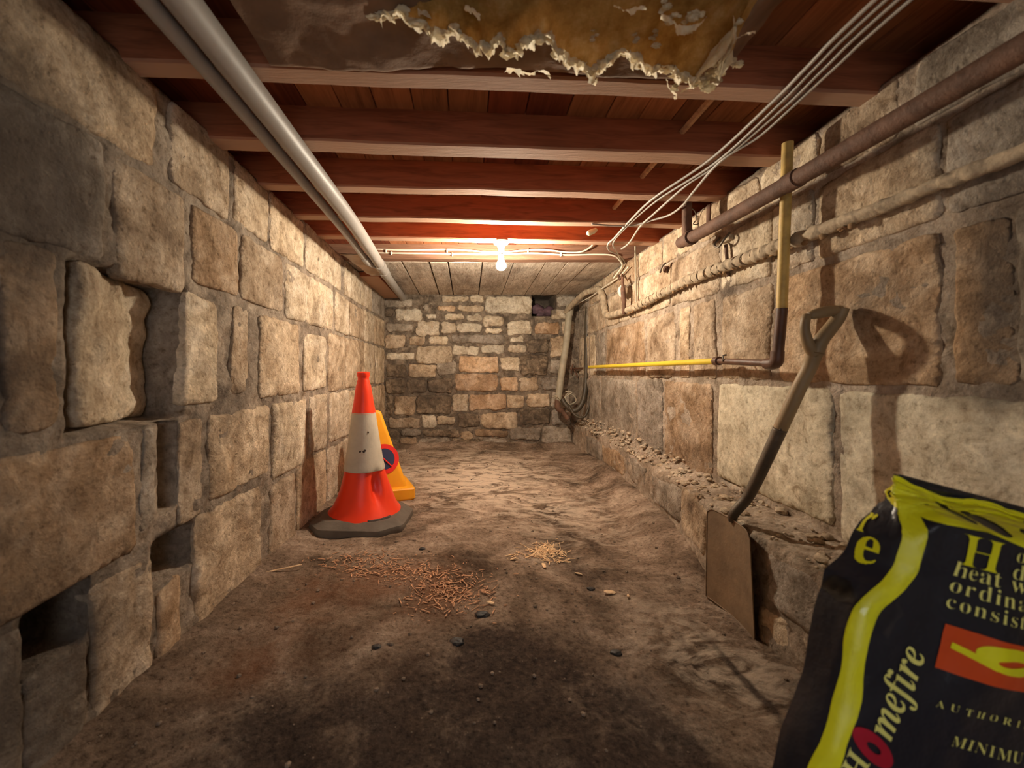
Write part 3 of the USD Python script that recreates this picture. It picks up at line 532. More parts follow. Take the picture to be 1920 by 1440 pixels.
# ------------------------------------------------------------------ cables
def cable(label, pts, r, m=CABLE, group=None, name="cable", n=8):
    return tag(obj(name, tube(spline(pts, n), r, 8), m, None, True), label, "cable", group)
zc = HJ - .008
def cz(u, v, z=zc, dz=0): p = at_z(u, v, z + dz); return p
def back_of(u, y): return np.array([(u - CU) / CV * (zc - EYE), y, zc])
cable("pale grey cable under the joists, leftmost strand of the bundle on the right", [back_of(1640, -1.17), back_of(1640, .15), cz(1640, 0), cz(1515, 124), cz(1450, 190), cz(1330, 300), cz(1225, 372), cz(1180, 415), cz(1152, 446), cz(1140, 458), cz(1143, 470), cz(1165, 482, dz=.02), cz(1178, 505, dz=.03)], .0050)
cable("pale grey cable under the joists, second strand of the bundle from the left", [back_of(1660, -1.17), back_of(1660, .15), cz(1660, 0), cz(1529, 126), cz(1460, 196), cz(1340, 306), cz(1230, 377), cz(1172, 428), cz(1150, 455), cz(1156, 472, dz=.01), cz(1172, 500, dz=.03)], .0050)
cable("pale grey cable under the joists, third strand crossing over the fifth joist", [back_of(1682, -1.17), back_of(1682, .15), cz(1682, 0), cz(1547, 126), cz(1466, 205), cz(1345, 308), cz(1290, 345), cz(1255, 375), cz(1225, 402), cz(1200, 425), cz(1180, 455), cz(1165, 467)], .0050)
cable("pale grey cable under the joists, rightmost strand that sags into a double bend", [back_of(1706, -1.17), back_of(1706, .15), cz(1706, 0), cz(1570, 122), cz(1480, 205), cz(1420, 258), cz(1350, 303, dz=-.005), cz(1300, 360, dz=-.012), cz(1280, 385, dz=-.015), cz(1255, 403, dz=-.008), cz(1222, 413), cz(1190, 422), cz(1150, 423), cz(1110, 420, dz=.004)], .0050)
def cb(u, v, Y=2.852): return at(u, v, Y)
cable("upper of the two white cables clipped along the rear beam", [cb(690, 467), cb(760, 469), cb(850, 468), cb(930, 473), cb(1010, 468), cb(1062, 473), cb(1090, 472), cb(1106, 464, 2.846), cb(1113, 456, 2.842)], .0062, WHITE_CABLE)
cable("lower white cable clipped along the rear beam towards the right wall", [cb(692, 474), cb(770, 475), cb(850, 476), cb(930, 477), cb(1000, 475), cb(1062, 478), cb(1120, 477), cb(1150, 479), cb(1162, 488, 2.9), at(1166, 500, 2.95), at(1150, 522, 3.1)], .0062, WHITE_CABLE)
for u, v, lab in [(724, 471, "leftmost white cable clip on the rear beam, beside the grey pipe"), (734, 475, "white clip on the lower cable, second from the left on the rear beam"), (838, 470, "white clip on the upper cable midway between grey pipe and bulb"), (848, 477, "white clip on the lower cable midway between grey pipe and bulb"), (990, 470, "white cable clip on the rear beam just right of the bulb"), (1052, 477, "rightmost white cable clip on the rear beam")]:
    p = at(u, v, 2.845); tag(obj("cable_clip", box(p[0] - .005, p[0] + .005, 2.838, 2.862, p[2] - .011, p[2] + .011, .002), WHITE), lab, "clip")
cable("slack grey cable stapled along the top of the right wall near the far corner", [at_x(1178, 500, 1.12), at_x(1160, 520, 1.125), at_x(1130, 540, 1.125), at_x(1108, 556, 1.12), (1.09, 4.0, EYE + .68)], .005, WHITE_CABLE)
cd = [at_x(1191, 462, 1.13), at_x(1192, 520, 1.13), at_x(1193, 572, 1.13)]
tag(obj("thin_conduit", tube(spline(cd), .006, 10), OLD_PIPE, None, True), "thin upright conduit on the right wall above the lagged pipe", "conduit")
fx = at(1110, 434, 2.33)
ro = thing("ceramic_insulator", "pale green ceramic stub hanging on the front of the fifth joist", "insulator", fx)
obj("body", tube([(-.03, 0, -.012), (-.02, 0, -.010), (.01, 0, .002), (.026, 0, .012)], [.008, .016, .015, .010], 14), plain("glazed_ceramic", (.52, .52, .36), .3, .1, 12, .05), ro, True)
obj("wire", tube([(.02, .0, .01), (.028, .03, .03), (.03, .07, .034)], .003, 8), STEEL, ro, True)

# ------------------------------------------------------------------ right wall pipework
ip = thing("iron_pipe", "thick rust-brown iron pipe running high along the right wall", "pipe")
pi = [(1.03, -1.17, EYE + .597), (1.03, .25, EYE + .599), (1.03, .9, EYE + .603), (1.03, 1.4, EYE + .608), (1.03, 1.75, EYE + .616), (1.03, 1.96, EYE + .626)]
obj("pipe", tube(spline(pi, 8), .0265, 22), RUST, ip)
obj("riser", tube(spline([(1.03, 1.90, EYE + .637), (1.028, 1.90, EYE + .70), (1.028, 1.90, EYE + .80)], 5), .021, 18), RUST, ip)
obj("collar", tube([(1.03, 1.86, EYE + .621), (1.03, 1.90, EYE + .623)], .034, 22), RUST, ip)
obj("socket", tube([(1.03, 1.26, EYE + .6065), (1.03, 1.31, EYE + .607)], .030, 22), RUST, ip)
br = thing("pipe_hanger", "short rusty upright stub between the iron pipe and the joists", "bracket")
obj("strap", tube([at(1330, 425, 1.93), at(1331, 385, 1.93)], .014, 12), RUST, br)
cable("thin wire looped behind the iron pipe's riser near the joists", [at(1288, 385, 1.99), at(1302, 395, 2.0), at(1306, 410, 2.02), at(1300, 420, 2.03), at(1312, 418, 2.03), at(1322, 398, 2.0), at(1326, 388, 1.98)], .0025, STEEL, name="wire")

lg = thing("lagged_pipe", "pale string-bound lagged pipe running the length of the right wall", "pipe")
def lp(u, v, X=1.121): return at_x(u, v, X)
main = spline([(1.121, -1.17, EYE + .446), (1.121, .30, EYE + .446), lp(1920, 284), lp(1720, 361), lp(1580, 416), lp(1450, 466), lp(1300, 522), lp(1250, 546), lp(1195, 574), lp(1172, 583)], 60)
s = np.r_[0, np.cumsum(np.linalg.norm(np.diff(main, axis=0), axis=1))]; th = np.arange(16) * 2 * np.pi / 16
ring_phase = (s / .052 + .35 * np.sin(s * 9)) % 1
near = sstep(1.15, 1.45, main[:, 1]); wrap = .0075 * np.sin(ring_phase * np.pi) ** .5 * (.25 + .75 * near) - .003 * (1 - near)
R = (.0190 + wrap)[:, None] + .014 * (fbm(np.stack([np.repeat(s[:, None], 16, 1) * 30, np.tile(np.cos(th), (len(s), 1)) * 1.2, np.tile(np.sin(th), (len(s), 1)) * 1.2], -1), 3, 95) - .5)
obj("lagging", tube(main, R, 16), LAGGING, lg, True)
for k in range(1, int(s[-1] / .052)):
    j = np.searchsorted(s, k * .052 - .01)
    if j < len(main) - 2 and main[j][1] > 1.36: c0 = main[j]; a = np.linspace(0, 2 * np.pi, 13); obj("binding_cord", tube(np.stack([c0[0] + .0235 * np.cos(a), c0[1] + .006 * np.sin(a + k), c0[2] + .0235 * np.sin(a)], 1), .0026, 5), CORD, lg, True)
drop = spline([lp(1172, 583), lp(1150, 590), lp(1137, 590), lp(1133, 575), lp(1130, 555), lp(1122, 542), lp(1112, 545), (1.08, 3.75, EYE + .73), (1.03, 4.02, EYE + .665), (1.0, 4.13, EYE + .61)], 14)
s2 = np.r_[0, np.cumsum(np.linalg.norm(np.diff(drop, axis=0), axis=1))]
obj("swan_neck", tube(drop, .024 + .004 * np.sin(s2 / .05 * np.pi) ** 2, 14), LAGGING, lg, True)
rag = []
for k in range(46):
    t = rng.random(); j = int((.42 + .58 * t) * (len(main) - 1)); c0 = main[j]
    rag.append(lump(c0 + np.array([-.006 * rng.random(), 0, -.022]), (.004 + .006 * rng.random(), .005 + .009 * rng.random(), .004 + .009 * rng.random()), k, .6, 1))
obj("flaking_scraps", cat(rag), plain("flaking_lagging", (.22, .13, .06), .9, .4, 30), lg, True, kind="stuff")

gp = thing("gas_pipe", "yellow and brown gas pipe, down and then along the right wall", "pipe")
Xg = 1.078
v0, v1, v2 = at_x(1477, 268, Xg), at_x(1466, 578, Xg), at_x(1458, 672, Xg)
h1, h2 = at_x(1345, 677, Xg), at_x(1105, 688.5, Xg)
obj("upright_pipe", tube([v0, v1], .0165, 18), YELLOW_DIRTY, gp, label="dirty yellow upper upright")
obj("lower_upright", tube([v1, v2], .0172, 18), BROWN, gp, label="brown-painted lower upright")
obj("elbow", tube(spline([v2 + [0, 0, .025], v2 + [0, .004, -.008], v2 + [0, .02, -.018], v2 + [0, .05, -.018]], 6), .0205, 18), BROWN, gp)
e0 = v2 + [0, .045, -.016]
obj("brown_pipe", tube([e0, h1 + [0, 0, 0]], .013, 16), BROWN, gp, label="brown-painted level length")
obj("yellow_pipe", tube([h1, h2], .0135, 16), YELLOW, gp, label="bright yellow level length")
obj("joint_ring", tube([h1 + [0, -.014, 0], h1 + [0, .014, 0]], .019, 16), BROWN, gp)
obj("wall_clip", tube([h1 + [0, -.06, .024], h1 + [-.012, -.06, .022], h1 + [-.016, -.06, 0], h1 + [.02, -.06, -.004]], .004, 8), STEEL, gp)
wv = thing("wall_valve", "small rusty valve on the back wall where the yellow gas pipe ends", "valve", at(1078, 692, 4.15))
obj("spindle", tube([(-.03, .05, 0), (.10, -.16, .012)], .010, 10), BROWN, wv)
obj("handle", tube([(-.03, .03, -.045), (-.035, .0, .0), (-.02, .0, .05)], .008, 8), RUST, wv)
obj("stay", tube([(0, .02, -.01), (.035, .02, -.09)], .006, 8), RUST, wv)

dp = thing("down_pipe", "upright grey painted pipe leaning in the far right corner", "pipe")
obj("pipe", tube(spline([at(1068, 578, 4.12), at(1062, 640, 4.1), at(1053, 700, 4.08), at(1046, 755, 4.05)], 6), .034, 20), OLD_PIPE, dp)
obj("top_socket", tube([at(1069, 572, 4.12), at(1067, 592, 4.12)], .040, 20), OLD_PIPE, dp)
obj("foot_elbow", tube(spline([at(1046, 750, 4.05), at(1046, 764, 4.03), at(1055, 772, 4.03), at(1066, 786, 4.0)], 5), [.03] * 10 + [.022] * 6, 16), RUST, dp)
hs = thing("hose", "black hose hanging in a loop beside the grey pipe in the far corner", "hose")
obj("tube", tube(spline([at(1104, 560, 3.95), at(1101, 600, 3.95), at(1100, 680, 3.93), at(1097, 735, 3.9), at(1088, 762, 3.88), at(1074, 770, 3.9), at(1060, 758, 3.93), at(1054, 748, 3.95)], 8), .024, 16), BLACK_HOSE, hs, True)
obj("loop", tube(spline([at(1106, 565, 3.98), at(1108, 660, 3.95), at(1107, 740, 3.85), at(1100, 775, 3.82), at(1088, 783, 3.82), at(1076, 776, 3.86), at(1066, 760, 3.9)], 8), .012, 12), BLACK_HOSE, hs, True)
cable("tangled cable coil around the foot of the grey corner pipe", [at(1036, 745, 4.0), at(1045, 742, 3.98), at(1054, 752, 3.96), at(1064, 738, 3.96), at(1076, 742, 3.96), at(1080, 752, 3.95), at(1068, 758, 3.95), at(1060, 746, 3.95), at(1072, 736, 3.95), at(1060, 734, 3.96)], .006, OLD_PIPE, name="cable_coil")

# small fixings on the right wall
def fixing(name, label, cate, parts):
    t = thing(name, label, cate)
    for n, m, mt in parts: obj(n, m, mt, t, True)
h = at_x(1248, 505, 1.14); fixing("wall_hook", "small round iron hook between the two upper courses of the right wall", "hook", [("plate", lump(h, (.012, .02, .02), 5, .2), RUST), ("ring", tube(spline([h + [-.012, -.03, .03], h + [-.03, -.02, .01], h + [-.03, 0, -.015], h + [-.025, .015, -.01]], 5), .005, 8), STEEL)])
h = at_x(1361, 450, 1.135); fixing("pipe_bracket", "pale curled bracket on the right wall just above the lagged pipe", "bracket", [("plate", box(h[0] - .006, h[0] + .02, h[1] - .03, h[1] + .03, h[2] - .008, h[2] + .018, .004), LAGGING), ("hoop", tube(spline([h + [-.006, -.034, .02], h + [-.03, -.034, -.01], h + [-.032, 0, -.03], h + [-.03, .034, -.01], h + [-.006, .034, .02]], 5), .005, 8), STEEL), ("stem", tube([h + [0, 0, -.02], h + [.01, 0, -.16]], .007, 8), RUST)])
h = at_x(1167, 545, 1.10); fixing("broken_bracket", "rusty bracket with a white plaster lump on the right wall near the far corner", "bracket", [("plaster_lump", lump(h, (.025, .06, .045), 9, .3), WHITE), ("rusty_stem", tube(spline([h + [-.01, -.03, .10], h + [-.02, -.06, .0], h + [-.01, -.06, -.10], h + [0, -.03, -.17]], 5), [.010] * 5 + [.016] * 5 + [.012] * 6, 10), RUST), ("prong", tube([h + [-.01, .05, .12], h + [-.02, .0, .08], h + [-.02, -.05, .10]], .008, 8), RUST)])
# rubble in the hole of the back wall
for k, (zx, zy, sz, lab) in enumerate([(1310, 240, .068, "purple lump of rubble at the left of the hole in the back wall"), (1350, 280, .06, "reddish lump of rubble low in the middle of the hole in the back wall"), (1405, 262, .068, "dark red lump of rubble at the right of the hole in the back wall")]):
    x, z = bx(zx, zy); tag(obj("rubble_lump", lump((x, YB + .10, max(z, hz0 + .03)), (sz, .05, sz * .8), 40 + k, .4), SLATE, None, True), lab, "rubble")

# ------------------------------------------------------------------ torn insulation hanging between the first joists
ins = thing("ceiling_insulation", "torn yellow mineral wool insulation sagging from the nearest joists", "insulation")
rim = [(560, 20, .83), (640, 18, .82), (700, 12, .81), (775, 10, .80), (800, 28, .795), (860, 48, .785), (900, 66, .78), (955, 78, .775), (985, 52, .775), (1030, 44, .77), (1060, 78, .76), (1095, 100, .75), (1112, 108, .745), (1140, 92, .745), (1200, 96, .74), (1240, 118, .73), (1290, 134, .725), (1310, 122, .725), (1340, 116, .725), (1372, 80, .73), (1390, 48, .74), (1400, -10, .75)]
RP = np.array([at_z(u, v, EYE + z) for u, v, z in rim]); RP = RP[np.argsort(RP[:, 0])]
nx, ny = 260, 70; X = np.linspace(RP[0, 0], RP[-1, 0], nx)
Ye = np.interp(X, RP[:, 0], RP[:, 1]); Ze = np.interp(X, RP[:, 0], RP[:, 2])
Ye = Ye + .035 * (fbm(np.stack([X * 28, 0 * X, 0 * X], -1), 4, 101) - .5) + .02 * (fbm(np.stack([X * 90, 0 * X, 0 * X + 5], -1), 3, 103) - .5)
t = np.linspace(0, 1, ny); Y = .38 + (Ye[:, None] - .38) * t[None]; XX = np.repeat(X[:, None], ny, 1)
q = np.stack([XX, Y, 0 * Y], -1)
sag = .02 + .05 * fbm(q * 4, 3, 105)
Zb = EYE + .84 + (Ze[:, None] - EYE - .84) * t[None] ** 1.6 - sag * (1 - t[None]) * .5 - .030 * (fbm(q * 16, 4, 107) - .5) * (.4 + t[None])
curl = np.clip((t - .90) / .10, 0, 1)[None] ** 2; Zb = Zb - curl * (.012 + .05 * (fbm(q * 26, 3, 109) - .35))
Zt = np.maximum(Zb + .004 + .05 * (1 - t[None]) ** .5, Zb + .004)
lowm = grid(np.stack([XX, Y, Zb], -1)); lowm.invert(); upm = grid(np.stack([XX, Y, Zt], -1))
obj("wool_blanket", cat([lowm, upm]), WOOL, ins, True)
x2 = np.linspace(-.50, .72, 120); y2 = np.linspace(.78, 1.085, 40); X2, Y2 = np.meshgrid(x2, y2, indexing="ij"); Y2 = Y2 + SK * X2
q = np.stack([X2, Y2, 0 * X2], -1); endz = EYE + .835 + .0 * X2
Z2_ = EYE + .795 + .045 * (fbm(q * 3.5, 3, 111) - .5) + .02 * (fbm(q * 12, 3, 113) - .5) - .018 * sstep(.3, -.3, X2) + .05 * sstep(1.055, 1.085, Y2 - SK * X2) + .05 * sstep(.62, .72, X2)
fm = grid(np.stack([X2, Y2, Z2_], -1)); ft = fm.copy(); ft.vertices[:, 2] += .012; fm.invert()
obj("felt_layer", cat([fm, ft]), FELT, ins, True)
tufts = []
def frill(curve, drop, seed, back=.0):                               # ragged ribbon of torn fibres hanging from an edge
    c = spline(curve, max(4, int(60 / len(curve)))); n = len(c); d = np.r_[0, np.cumsum(np.linalg.norm(np.diff(c, axis=0), axis=1))]; w = np.linspace(0, 1, 6)
    k = np.stack([d * 40, 0 * d, 0 * d + seed], -1); L = drop * (.25 + 1.5 * np.clip(fbm(k, 4, seed) - .28, 0, 1)); wob = (fbm(k * 1.7 + 9, 3, seed + 3) - .5) * drop * 2.2
    P = c[:, None] + np.stack([wob[:, None] * w * .6, wob[:, None] * w + back * w, -L[:, None] * w], -1)
    q = P * 90; P = P + (np.stack([fbm(q, 3, seed), fbm(q + 31, 3, seed), fbm(q + 77, 3, seed)], -1) - .5) * drop * .7
    return grid(P)
edge = np.stack([X, Ye, Zb[:, -1]], -1)
j0 = int(.20 * nx)
for k, off in enumerate([(0, 0, .004), (0, .006, .007), (0, -.006, .003)]):
    tufts.append(frill((edge + np.array(off))[j0::3], [.030, .018, .024][k], 201 + k, .004 * k))
for k in range(230):
    j = int((.18 + .82 * rng.random()) * (nx - 1)); s = .002 + .0055 * rng.random() ** 2
    tufts.append(lump((X[j], Ye[j] + .010 * (rng.random() - .3), Zb[j, -1] + .010 * (rng.random() - .7)), (s * (1 + 1.6 * rng.random()), s, s * (.6 + .8 * rng.random())), k, .85, 1, 3.0))
for sd, line in enumerate([[(950, 128), (972, 130), (995, 137), (1015, 131), (1028, 134), (1032, 146)], [(1250, 146), (1255, 160), (1268, 178), (1264, 182)], [(1150, 8), (1172, 18), (1195, 12), (1212, 8)], [(1240, 24), (1262, 40), (1275, 50), (1310, 44), (1325, 32)], [(1376, 30), (1380, 70), (1398, 66), (1418, 58)], [(1345, 88), (1358, 98), (1372, 118), (1384, 124)], [(1308, 148), (1318, 158), (1345, 150), (1350, 138)], [(872, 8), (890, 18), (902, 27)], [(782, 14), (800, 20), (815, 36)], [(1122, 118), (1130, 124), (1126, 132)], [(1120, 143), (1112, 156)], [(1277, 168), (1300, 160)]]):
    tufts.append(frill([at_z(u, v, EYE + .785 - .06 * sstep(950, 1240, u) * (v > 0)) for u, v in line], .016, 240 + sd))
for u, v, z, s in [(1265, 168, .70, .008), (1325, 148, .715, .016), (1340, 142, .715, .012), (1312, 150, .71, .009), (1375, 118, .72, .011), (1250, 10, .74, .008), (1262, 35, .735, .008), (1300, 38, .735, .012), (1115, 66, .75, .008), (1190, 68, .745, .008), (1225, 70, .74, .009)]:
    p = at_z(u, v, EYE + z)
    for w in range(6): tufts.append(lump(p + (rng.random(3) - .5) * s * 2.4, np.array([s * 1.3, s * .7, s * .7]) * (.3 + .5 * rng.random()), w + int(u), .9, 2, 4.0))
obj("torn_fibres", cat(tufts), PALE_WOOL, ins, True, kind="stuff")

# ------------------------------------------------------------------ traffic cones
cp = on_floor(-.575, 2.27)
tc = thing("traffic_cone", "orange traffic cone with a dirty white band on a grey rubber base", "traffic cone", cp)
bs = Polygon([(-.26, -.14), (-.18, -.235), (.13, -.235), (.235, -.15), (.255, .10), (.16, .22), (-.15, .22), (-.26, .10)]).buffer(-.02).buffer(.02)
def slab(poly, z0, z1, inset=.02, bulge=0):
    rings = [(poly, z0), (poly.buffer(.004), z0 + (z1 - z0) * .35), (poly, z0 + (z1 - z0) * .6), (poly.buffer(-inset), z1)]; n = 64; R = []
    for p, z in rings: R.append(np.array([(*p.exterior.interpolate(x, normalized=True).coords[0], z) for x in np.linspace(0, 1, n, endpoint=False)]))
    V = np.array(R); V = np.concatenate([V, V[:, :1]], 1); m0 = grid(V); c = np.array([[*poly.centroid.coords[0], z1]])
    tp = trimesh.Trimesh(np.vstack([V[-1], c]), [[i, i + 1, n + 1] for i in range(n)], process=False); return cat([m0, tp])
sb = slab(bs, -.01, .055, .05); sb.vertices[:, 2] += np.where(sb.vertices[:, 2] > .02, .02 * (fbm(sb.vertices * 5, 2, 3) - .5), 0); sb.fix_normals()
obj("rubber_base", sb, RUBBER, tc, 35)
def cone_part(prof, dent=0, lean=-.004, seed=1, offset=(0, 0)):
    prof = np.asarray(prof, float); zz = np.linspace(0, 1, len(prof)); m = lathe(prof, 64); v = m.vertices.copy(); a = np.arctan2(v[:, 1], v[:, 0])
    if dent:
        low = sstep(.40, .06, v[:, 2]); k = 1 + low * dent * (.5 * np.sin(2 * a + .8) + .45 * np.sin(3 * a - 1.2 + v[:, 2] * 9) + .9 * (fbm(np.stack([np.cos(a) * 1.4, np.sin(a) * 1.4, v[:, 2] * 5], -1), 2, seed) - .5)); v[:, :2] *= k[:, None]
        v[:, 0] += .05 * blob(a, v[:, 2], -.75, .2, .22, .07) * -1 * np.cos(-.75); v[:, 1] += .05 * blob(a, v[:, 2], -.75, .2, .22, .07) * .7
    v[:, 0] += v[:, 2] * -.012; m.vertices = v; return m
obj("lower_body", cone_part([(.195, .047), (.185, .062), (.168, .085), (.150, .13), (.134, .18), (.120, .23), (.108, .28), (.100, .312)], .10), ORANGE, tc, True)
obj("upper_body", cone_part([(.066, .598), (.055, .66), (.046, .72), (.040, .755), (.036, .762), (.036, .778), (.031, .784), (.031, .80), (.036, .806), (.036, .825), (.028, .83), (0, .828)]), ORANGE, tc, 50)
obj("reflective_band", cone_part([(.112, .288), (.113, .30), (.108, .315), (.100, .36), (.090, .42), (.080, .49), (.070, .56), (.0655, .602), (.062, .602)], .03, seed=4), REFLECTIVE, tc, True)
for th, z, s in [(-1.35, .40, .007), (-1.55, .40, .006), (-1.28, .405, .006), (-1.05, .50, .005)]:
    rr = np.interp(z, [.36, .42, .49, .56], [.100, .090, .080, .070]) + .0005; obj("scuff_mark", lump((rr * math.cos(th) - .012 * z, rr * math.sin(th), z), (s, .002, s), int(z * 100), .4), SCUFF, tc, True)
lip = tube([(.186 * math.cos(t), .186 * math.sin(t), .052) for t in np.linspace(-1.25, -.55, 12)], .009, 8); obj("torn_lip", lip, SCUFF, tc, True, label="dark torn lip at the foot of the orange body")

yp = on_floor(-.555, 2.72)
yc = thing("no_waiting_cone", "yellow no-waiting cone with a round red and blue sign, behind the orange cone", "traffic cone", yp, 20)
def rsq(h, r): return Polygon([(-h, -h), (h, -h), (h, h), (-h, h)]).buffer(-r).buffer(r, quad_segs=5)
def loft(secs, n=64):
    R = [np.array([(p.exterior.interpolate(x, normalized=True).coords[0][0] + ox, p.exterior.interpolate(x, normalized=True).coords[0][1], z) for x in np.linspace(0, 1, n, endpoint=False)]) for p, z, ox in secs]
    V = np.array(R); V = np.concatenate([V, V[:, :1]], 1); m0 = grid(V); tp = trimesh.Trimesh(np.vstack([V[-1], V[-1, :-1].mean(0)]), [[i, i + 1, n + 1] for i in range(n)], process=False); m = cat([m0, tp]); m.fix_normals(); return m
obj("base", loft([(rsq(.165, .03), -.01, 0), (rsq(.172, .02), .004, 0), (rsq(.172, .02), .062, 0), (rsq(.166, .02), .070, 0), (rsq(.135, .02), .074, 0)]), CONE_YELLOW, yc, 20)
secs = [(rsq(.130 - .098 * t, .03 - .008 * t), .07 + .47 * t, -.055 * t) for t in np.linspace(0, 1, 14)]; secs += [(rsq(.026, .018), .555, -.057), (rsq(.014, .012), .562, -.057)]
obj("body", loft(secs), CONE_YELLOW, yc, 40)
def disc(r0, r1, m, off):                                          # round sign lying on the cone's sloping front face
    th = np.linspace(0, 2 * np.pi, 49); sl = math.atan(.098 / .47); c = np.array([-.02, -.130 + .098 * .39, .07 + .47 * .39]); e1 = np.array([1, 0, 0]); e2 = np.array([0, math.sin(sl), math.cos(sl)]); nn = np.array([0, -math.cos(sl), math.sin(sl)])
    P = np.stack([np.stack([c + off * nn + r * (math.cos(t) * e1 + math.sin(t) * e2) for t in th]) for r in (r0, r1)]); return grid(P)
obj("red_ring", disc(.068, .096, RED, .0035), RED, yc); obj("blue_disc", disc(.0, .070, BLUE, .003), BLUE, yc)
c = np.array([-.02, -.130 + .098 * .39 - .006, .07 + .47 * .39 + .001]); sl = math.atan(.098 / .47)
d0, d1 = np.array([-.05, 0, .05]), np.array([.05, 0, -.05]); ey = lambda p: c + np.array([p[0], p[2] * math.sin(sl), p[2] * math.cos(sl)])
obj("red_bar", tube([ey(d0), ey(d1)], [.004, .004], 6), RED, yc)

# ------------------------------------------------------------------ spade leaning on the right wall
sd = thing("spade", "old garden spade with a wooden D-handle leaning on the ledge and right wall", "spade")
def sp_at(u, v, Y): return at(u, v, Y)
n1, n2 = 26, 20; Bv = np.zeros((n1, n2, 3))
A0, A1, A2, A3 = at(1336, 950, 1.505), at(1418, 1000, 1.27), at(1334, 1117, 1.49), at(1427, 1200, 1.255)
for i, a in enumerate(np.linspace(0, 1, n1)):
    for j, b in enumerate(np.linspace(0, 1, n2)):
        tl = A0 + (A1 - A0) * b; bl = A2 + (A3 - A2) * b; p = tl + (bl - tl) * a; p[0] += -.020 + .014 * math.cos((b - .5) * math.pi) * 1.0
        if a < .2: p[2] -= .02 * max(0, (abs(b - .5) * 2 - .72) / .28) ** 2 * (1 - a / .2)
        Bv[i, j] = p
Bv[..., 2] = np.maximum(Bv[..., 2], floor_z(Bv[..., 0], Bv[..., 1]) - .01)
bm = grid(Bv); b2 = bm.copy(); b2.vertices[:, 0] += .0035; b2.invert()
edge = np.concatenate([Bv[0], Bv[1:, -1], Bv[-1, ::-1][1:], Bv[::-1, 0][1:]]); rimm = tube(edge, .0022, 6)
obj("blade", cat([bm, b2, rimm]), plain("rusted_blade", (.185, .125, .075), .7, .35, 9, .25, 40), sd, True)
def sY(v): return np.interp(v, [580, 645, 700, 770, 840, 915, 975], [1.225, 1.235, 1.26, 1.29, 1.325, 1.36, 1.385])
sh = [at(1383, 978, 1.385), at(1388, 962, sY(960)), at(1400, 935, sY(935)), at(1418, 902, sY(902)), at(1432, 872, sY(872)), at(1449, 835, sY(835)), at(1463, 804, sY(804))]
for p in sh[:2]: p[0] -= .02
obj("steel_socket", tube(spline(sh, 8), np.interp(np.linspace(0, 1, 49), [0, .1, .5, 1], [.011, .015, .018, .0205]), 18), STEEL, sd, True)
wd = [at(1458, 815, sY(815)), at(1478, 772, sY(772)), at(1500, 724, sY(724)), at(1518, 688, sY(688)), at(1526, 665, sY(665)), at(1532, 648, sY(648))]
obj("shaft", tube(spline(wd, 8), np.interp(np.linspace(0, 1, 41), [0, .6, 1], [.0200, .0200, .0235]), 18), ASH, sd, True)
g0, g1 = at(1516, 592, 1.228), at(1577, 580, 1.222)
rt = spline([at(1530, 662, 1.235), at(1538, 640, 1.23), at(1556, 617, 1.227), at(1571, 597, 1.224), g1 + [0, -.006, .004]], 8); lf = spline([at(1527, 664, 1.24), at(1516, 645, 1.234), at(1509, 620, 1.23), at(1510, 602, 1.229), g0 + [0, .006, 0]], 8)
obj("fork_arm", tube(rt, np.interp(np.linspace(0, 1, len(rt)), [0, .5, 1], [.0205, .019, .0165]), 14), ASH, sd, True); obj("fork_arm", tube(lf, np.interp(np.linspace(0, 1, len(lf)), [0, .5, 1], [.0185, .013, .0125]), 14), ASH, sd, True)
obj("grip", tube(spline([g0, (g0 + g1) / 2 + [0, 0, .002], g1], 6), [.011, .013, .015, .016, .0165, .017, .017, .017, .0165, .016, .015, .013, .012], 16), ASH, sd, True)
rv = at(1464, 806, sY(806) - .016); obj("rivet", lump(rv, (.005, .004, .005), 3, .05), STEEL, sd, True)

